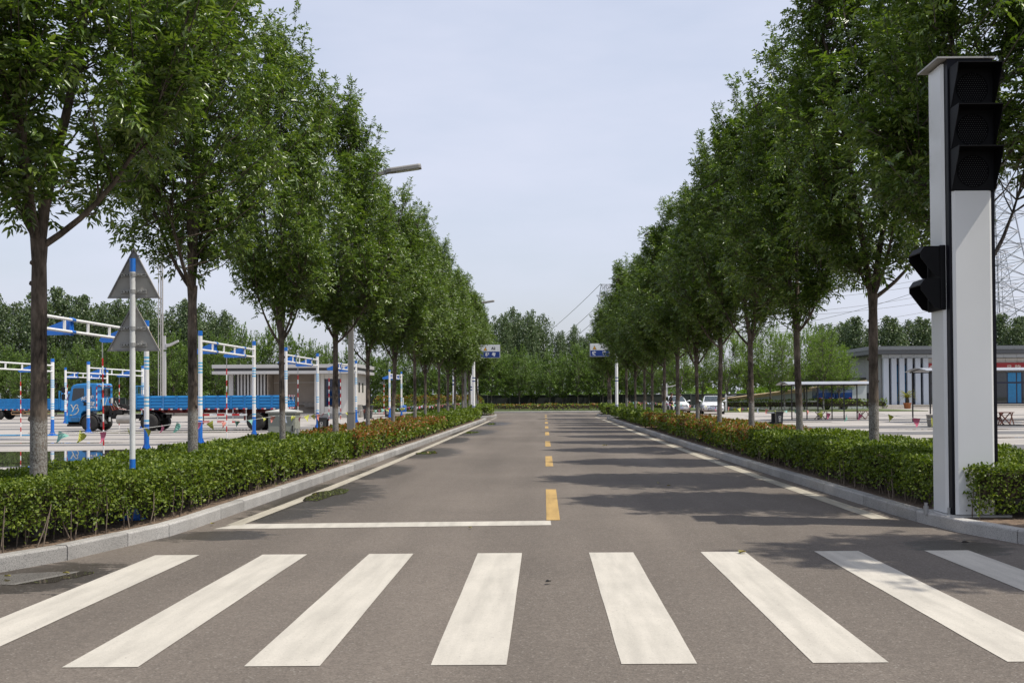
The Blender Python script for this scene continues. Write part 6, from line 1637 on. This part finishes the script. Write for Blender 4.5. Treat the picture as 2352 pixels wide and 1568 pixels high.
    mb = MB(); mb.prism([(-.46, .27), (.46, .27), (.36, .38), (-.36, .38)], -.0, .05); obj('lower_intake', mb, CARB, root, (0, .045, 0))
    return root
car(xat(1638, 83.8, .3), 83.8, .10, R(-6), 'white saloon car facing us, right one of two behind the right trunks', '鲁K·H62')
car(xat(1563, 87.5, .3), 87.5, .10, R(4), 'white saloon car facing us, left one beside the standing men', '鲁C·0H62')

# ------------------------------------------------------------------ two men beside the left car
def skin_mesh(name, verts, edges, radii, sub=1, root=0):
    me = bpy.data.meshes.new(name); me.from_pydata(verts, edges, [])
    o = bpy.data.objects.new(name, me); COL.objects.link(o)
    mod = o.modifiers.new('skin', 'SKIN'); mod.use_smooth_shade = True
    sv = me.skin_vertices[0].data
    for i, r_ in enumerate(radii): sv[i].radius = (r_, r_) if not isinstance(r_, tuple) else r_; sv[i].use_root = (i == root)
    s = o.modifiers.new('sub', 'SUBSURF'); s.levels = sub; s.render_levels = sub
    out = bpy.data.meshes.new_from_object(o.evaluated_get(bpy.context.evaluated_depsgraph_get()))
    bpy.data.objects.remove(o); bpy.data.meshes.remove(me); out.name = name
    return out
SKIN = mat('skin', (.34, .17, .105), .55, vary=.06); HAIR = mat('hair_black', (.012, .010, .009), .6)
def person(x, y, z, rz, label, shirt, trousers, bend=0.0, sc=1.0):
    """walks towards local +x; bend leans the trunk forward"""
    root = empty('person', (x, y, z), rz, label, 'person'); root.scale = (sc,) * 3
    def up(px, py_, pz):                      # lean everything above the hip
        if pz <= .92: return (px, py_, pz)
        d = pz - .92; return (px * math.cos(bend) + d * math.sin(bend), py_, .92 + d * math.cos(bend) - px * math.sin(bend))
    V = {'pel': (0, 0, .92), 'bel': (0.01, 0, 1.06), 'che': (-.01, 0, 1.27), 'shc': (-.01, 0, 1.40), 'nec': (.01, 0, 1.46), 'hd0': (.03, 0, 1.54), 'hd1': (.04, 0, 1.64), 'hd2': (.03, 0, 1.70),
         'hlL': (0, .10, .88), 'knL': (.14, .10, .49), 'anL': (.02, .10, .08), 'toL': (.20, .11, .03), 'hlR': (0, -.10, .88), 'knR': (-.02, -.10, .48), 'anR': (-.20, -.10, .11), 'toR': (-.05, -.11, .03),
         'shL': (-.01, .19, 1.38), 'elL': (-.10, .24, 1.12), 'wrL': (-.02, .25, .90), 'haL': (.02, .25, .84), 'shR': (-.01, -.19, 1.38), 'elR': (.0, -.24, 1.11), 'wrR': (.08, -.24, .88), 'haR': (.11, -.24, .82)}
    V = {k: up(*v) for k, v in V.items()}
    E = [('pel', 'bel'), ('bel', 'che'), ('che', 'shc'), ('shc', 'nec'), ('nec', 'hd0'), ('hd0', 'hd1'), ('hd1', 'hd2'), ('pel', 'hlL'), ('hlL', 'knL'), ('knL', 'anL'), ('anL', 'toL'), ('pel', 'hlR'), ('hlR', 'knR'), ('knR', 'anR'), ('anR', 'toR'), ('shc', 'shL'), ('shL', 'elL'), ('elL', 'wrL'), ('wrL', 'haL'), ('shc', 'shR'), ('shR', 'elR'), ('elR', 'wrR'), ('wrR', 'haR')]
    rad = {'pel': .115, 'bel': .11, 'che': .125, 'shc': .09, 'nec': .055, 'hd0': .082, 'hd1': .095, 'hd2': .07, 'hlL': .085, 'knL': .055, 'anL': .038, 'toL': .035, 'hlR': .085, 'knR': .055, 'anR': .038, 'toR': .035, 'shL': .058, 'elL': .042, 'wrL': .028, 'haL': .03, 'shR': .058, 'elR': .042, 'wrR': .028, 'haR': .03}
    def grow(name, keys, k=1.0, ad=0.0, sub=2):
        ks = list(keys); ed = [(ks.index(a), ks.index(b)) for a, b in E if a in ks and b in ks]
        return skin_mesh(name, [V[q] for q in ks], ed, [rad[q] * k + ad for q in ks], sub)
    b = obj('body', grow('body', V.keys()), SKIN, root)
    s = grow('shirt', ['pel', 'bel', 'che', 'shc', 'shL', 'elL', 'shR', 'elR'], 1.06, .012); obj('shirt', s, shirt, root)
    t = grow('trousers', ['pel', 'hlL', 'knL', 'anL', 'hlR', 'knR', 'anR'], 1.10, .010); obj('trousers', t, trousers, root)
    for q, p2 in (('anL', 'toL'), ('anR', 'toR')):
        a, c = Vector(V[q]), Vector(V[p2]); mb = MB(); mb.loft([[(a.x - .09 + u * .29, a.y + v * w_, max(.0, c.z - .03) + zz) for v, zz in ((-1, 0), (1, 0), (1, .05), (.6, h_), (-.6, h_), (-1, .05))] for u, w_, h_ in ((0, .035, .09), (.3, .045, .11), (.7, .05, .08), (1, .03, .05))]); obj('shoe', mb, BLACK, root)
    hd = Vector(V['hd1']); mb = MB()
    M = Matrix.Translation(hd + Vector((-.015, 0, .02))); mb.lathe([(.02, .115), (.07, .095), (.098, .05), (.104, .0), (.098, -.04)], 16, 0, M @ Matrix.Rotation(R(-14), 4, 'Y')); obj('hair', mb, HAIR, root)
    mb = MB(); mb.tube([hd + Vector((.085, 0, .01)), hd + Vector((.115, 0, -.035)), hd + Vector((.085, 0, -.045))], [.010, .016, .010], 8); obj('nose', mb, SKIN, root)
    for sgn in (-1, 1):
        mb = MB(); mb.lathe([(.008, -.006), (.02, 0), (.008, .006)], 10, 0, Matrix.Translation(hd + Vector((0, sgn * .097, -.01))) @ Matrix.Rotation(R(90), 4, 'X')); obj('ear', mb, SKIN, root)
        mb = MB(); mb.lathe([(.001, -.008), (.009, 0), (.001, .008)], 8, 0, Matrix.Translation(hd + Vector((.088, sgn * .036, .0)))); obj('eye', mb, HAIR, root)
        wr = Vector(V['ha' + ('L' if sgn > 0 else 'R')])
        for k in range(4):
            mb = MB(); o_ = Vector((-.022 + k * .016, sgn * .004, -.01)); Lf = (.062, .075, .07, .055)[k]; mb.tube([wr + o_, wr + o_ + Vector((.008, 0, -Lf * .55)), wr + o_ + Vector((.022, -sgn * .012, -Lf))], [.010, .009, .007], 6); obj('finger', mb, SKIN, root)
        mb = MB(); mb.tube([wr + Vector((.02, 0, .015)), wr + Vector((.045, -sgn * .01, -.015)), wr + Vector((.05, -sgn * .015, -.04))], [.011, .010, .008], 6); obj('thumb', mb, SKIN, root)
    return root
BLK = mat('cloth_black', (.018, .018, .02), .8, vary=.15); NVY = mat('cloth_navy', (.015, .016, .024), .8, vary=.15)
person(xat(1541, 80, .8), 80, .10, R(12), 'man in black T-shirt and dark trousers walking right beside the white car', BLK, NVY, .03, .98)
person(xat(1552, 80.6, .8), 80.7, .10, R(-8), 'person in pale blue shirt leaning behind a tree trunk by the white car', mat('cloth_pale_blue', (.36, .45, .66), .8, vary=.06), BLK, .45, .96)

# ------------------------------------------------------------------ pylons and power lines
PYL = mat('pylon_steel', (.36, .37, .42), .5, .3, vary=.05)
def pylon(x, y, H, half, label, rz=0.0, r=.14):
    root = empty('pylon', (x, y, 0), rz, label, 'pylon', 'lattice pylons')
    wid = lambda z: half * (1 - z / (H * 1.06)) if z < H * .62 else half * .42 * (1 - (z - H * .62) / (H * .6))
    lv = [0, .12, .23, .33, .42, .50, .57, .63, .69, .75, .81, .87, .93, 1.0]; zs_ = [H * t for t in lv]
    legs = [MB() for _ in range(4)]; br_ = MB()
    cor = lambda z: [Vector((sx * wid(z), sy * wid(z), z)) for sx, sy in ((-1, -1), (1, -1), (1, 1), (-1, 1))]
    for z0_, z1_ in zip(zs_, zs_[1:]):
        a_, b_ = cor(z0_), cor(z1_)
        for k in range(4):
            k2 = (k + 1) % 4
            legs[k].tube([a_[k], b_[k]], r, 5, caps=False)
            br_.tube([a_[k], b_[k2]], r * .55, 4, caps=False); br_.tube([a_[k2], b_[k]], r * .55, 4, caps=False); br_.tube([b_[k], b_[k2]], r * .5, 4, caps=False)
            if z1_ < H * .55:
                m1, m2 = (a_[k] + b_[k2]) / 2, (a_[k] + b_[k]) / 2; br_.tube([m1, m2], r * .4, 4, caps=False); br_.tube([m1, (a_[k2] + b_[k2]) / 2], r * .4, 4, caps=False)
    [obj('leg', m_, PYL, root) for m_ in legs]; o = obj('lattice', br_, PYL, root); o['kind'] = 'stuff'
    tips = []
    for t, ln in ((.66, 1.15), (.78, .95), (.90, .75), (1.0, .42)):
        z = H * t; am = MB()
        for s in (-1, 1):
            tip = Vector((s * half * ln, 0, z)); tips.append(root.matrix_basis @ tip)
            for c in cor(z)[:]:
                if c.x * s > 0: am.tube([c, tip], r * .6, 4, caps=False); am.tube([c + Vector((0, 0, -H * .03)), tip], r * .5, 4, caps=False)
            for q in (.35, .6, .8):
                p0 = Vector((s * wid(z), wid(z), z)).lerp(tip, q); p1 = Vector((s * wid(z), -wid(z), z - H * .03)).lerp(tip, q); am.tube([p0, p1], r * .4, 4, caps=False)
        obj('cross_arm', am, PYL, root)
    return root, tips
p1, t1 = pylon(xat(2283, 200, 20), 200, 46, 8.6, 'large lattice pylon right of the signal column', .25)
p2, t2 = pylon(xat(2299, 330, 20), 330, 46, 7.0, 'smaller lattice pylon seen through the legs of the large one', .2, .12)
p3, t3_ = pylon(xat(1392, 300, 20), 300, 33, 6.0, 'distant pylon half hidden behind the right row of trees', .9, .10)
WIRE = mat('power_wire', (.24, .24, .25), .6)
def wire(a, b, sag, label, r=.06):
    a, b = Vector(a), Vector(b); P = [a.lerp(b, i / 24) - Vector((0, 0, sag * 4 * (i / 24) * (1 - i / 24))) for i in range(25)]
    mb = MB(); mb.tube(P, r, 4, smooth=False); o = obj('power_line', mb, WIRE, None); tag(o, label, 'power line', 'power lines between the pylons'); return o
for i in range(8):
    wire(t1[i], t3_[i], 7 + (i % 3), f'thin power line slanting down to the road end, {ORD[i]} counted from the lowest', .045)
    wire(t1[i], t1[i] + Vector((150, -30, 6)), 6, f'power line leaving the large pylon to the right, {ORD[i]} counted from the lowest')
for i in range(6): wire(t2[i], t3_[i], 5, f'faint power line from the smaller pylon to the road end, {ORD[i]} counted from the lowest', .07)
for n_, i in enumerate((0, 1, 2, 3, 6)): wire(t3_[i], t3_[i] + Vector((-70, 420, -8)), 10, f'faint power line dropping behind the far poplars, {ORD[n_]} counted from the lowest', .07)
INS = mat('insulator_red', (.16, .02, .025), .4)
for i in (1, 3, 5, 7, 0, 2):
    a_ = t1[i]; d = Vector((150, -30, 0)).normalized(); mb = MB(); mb.tube([p1.matrix_basis.inverted() @ (a_ + d * .3), p1.matrix_basis.inverted() @ (a_ + d * 5.2 - Vector((0, 0, .5)))], .22, 8); obj('insulator', mb, INS, p1)

# ------------------------------------------------------------------ fallen leaves and litter
FL = leafmat('fallen_leaf', (.10, .16, .03), (.25, .22, .06), (.35, .25, .10), .1)
q = random.Random(4)
lvs = [(1703, 1268, 'fresh green leaf lying on a zebra stripe right of centre'), (1390, 1023, 'small green leaf sprig on the road in the tree shade'), (1620, 1009, 'small dark leaf sprig in the shade near the right edge line'), (1510, 1110, 'small pale leaf in the sunlit strip between shadows'), (1530, 1116, 'dry curled leaf beside the pale one between shadows'), (1265, 1335, 'dark scrap lying between the middle stripes'),
       (147, 1315, 'pale leaf floating in the near left puddle'), (14, 1322, 'orange leaf at the edge of the near left puddle'), (493, 1203, 'tiny red leaf left of the stop line'), (1077, 1210, 'small green leaf under the stop line'), (720, 1134, 'yellow leaf in the long puddle by the left line'), (2205, 1245, 'small dark scrap on the shaded asphalt at right')]
for i, (xd, yd, lb) in enumerate(lvs):
    p = gp(xd, yd, .012); n = 1 if i not in (0, 1, 2) else 5
    P = np.array([[q.uniform(-.05, .05) * (n > 1), q.uniform(-.03, .03) * (n > 1), q.uniform(0, .01)] for _ in range(n)]); D = np.array([[q.uniform(-1, 1), q.uniform(-1, 1), .12] for _ in range(n)])
    V, F = leaves(P, D, np.tile(np.array([[0.1, 0, 1.0]]), (n, 1)), .085, .038, .3)
    o = obj('fallen_leaf', fast_mesh('fallen_leaf', V, F), FL if i not in (5, 11) else BLACK, None, tuple(p)); tag(o, lb, 'leaf')
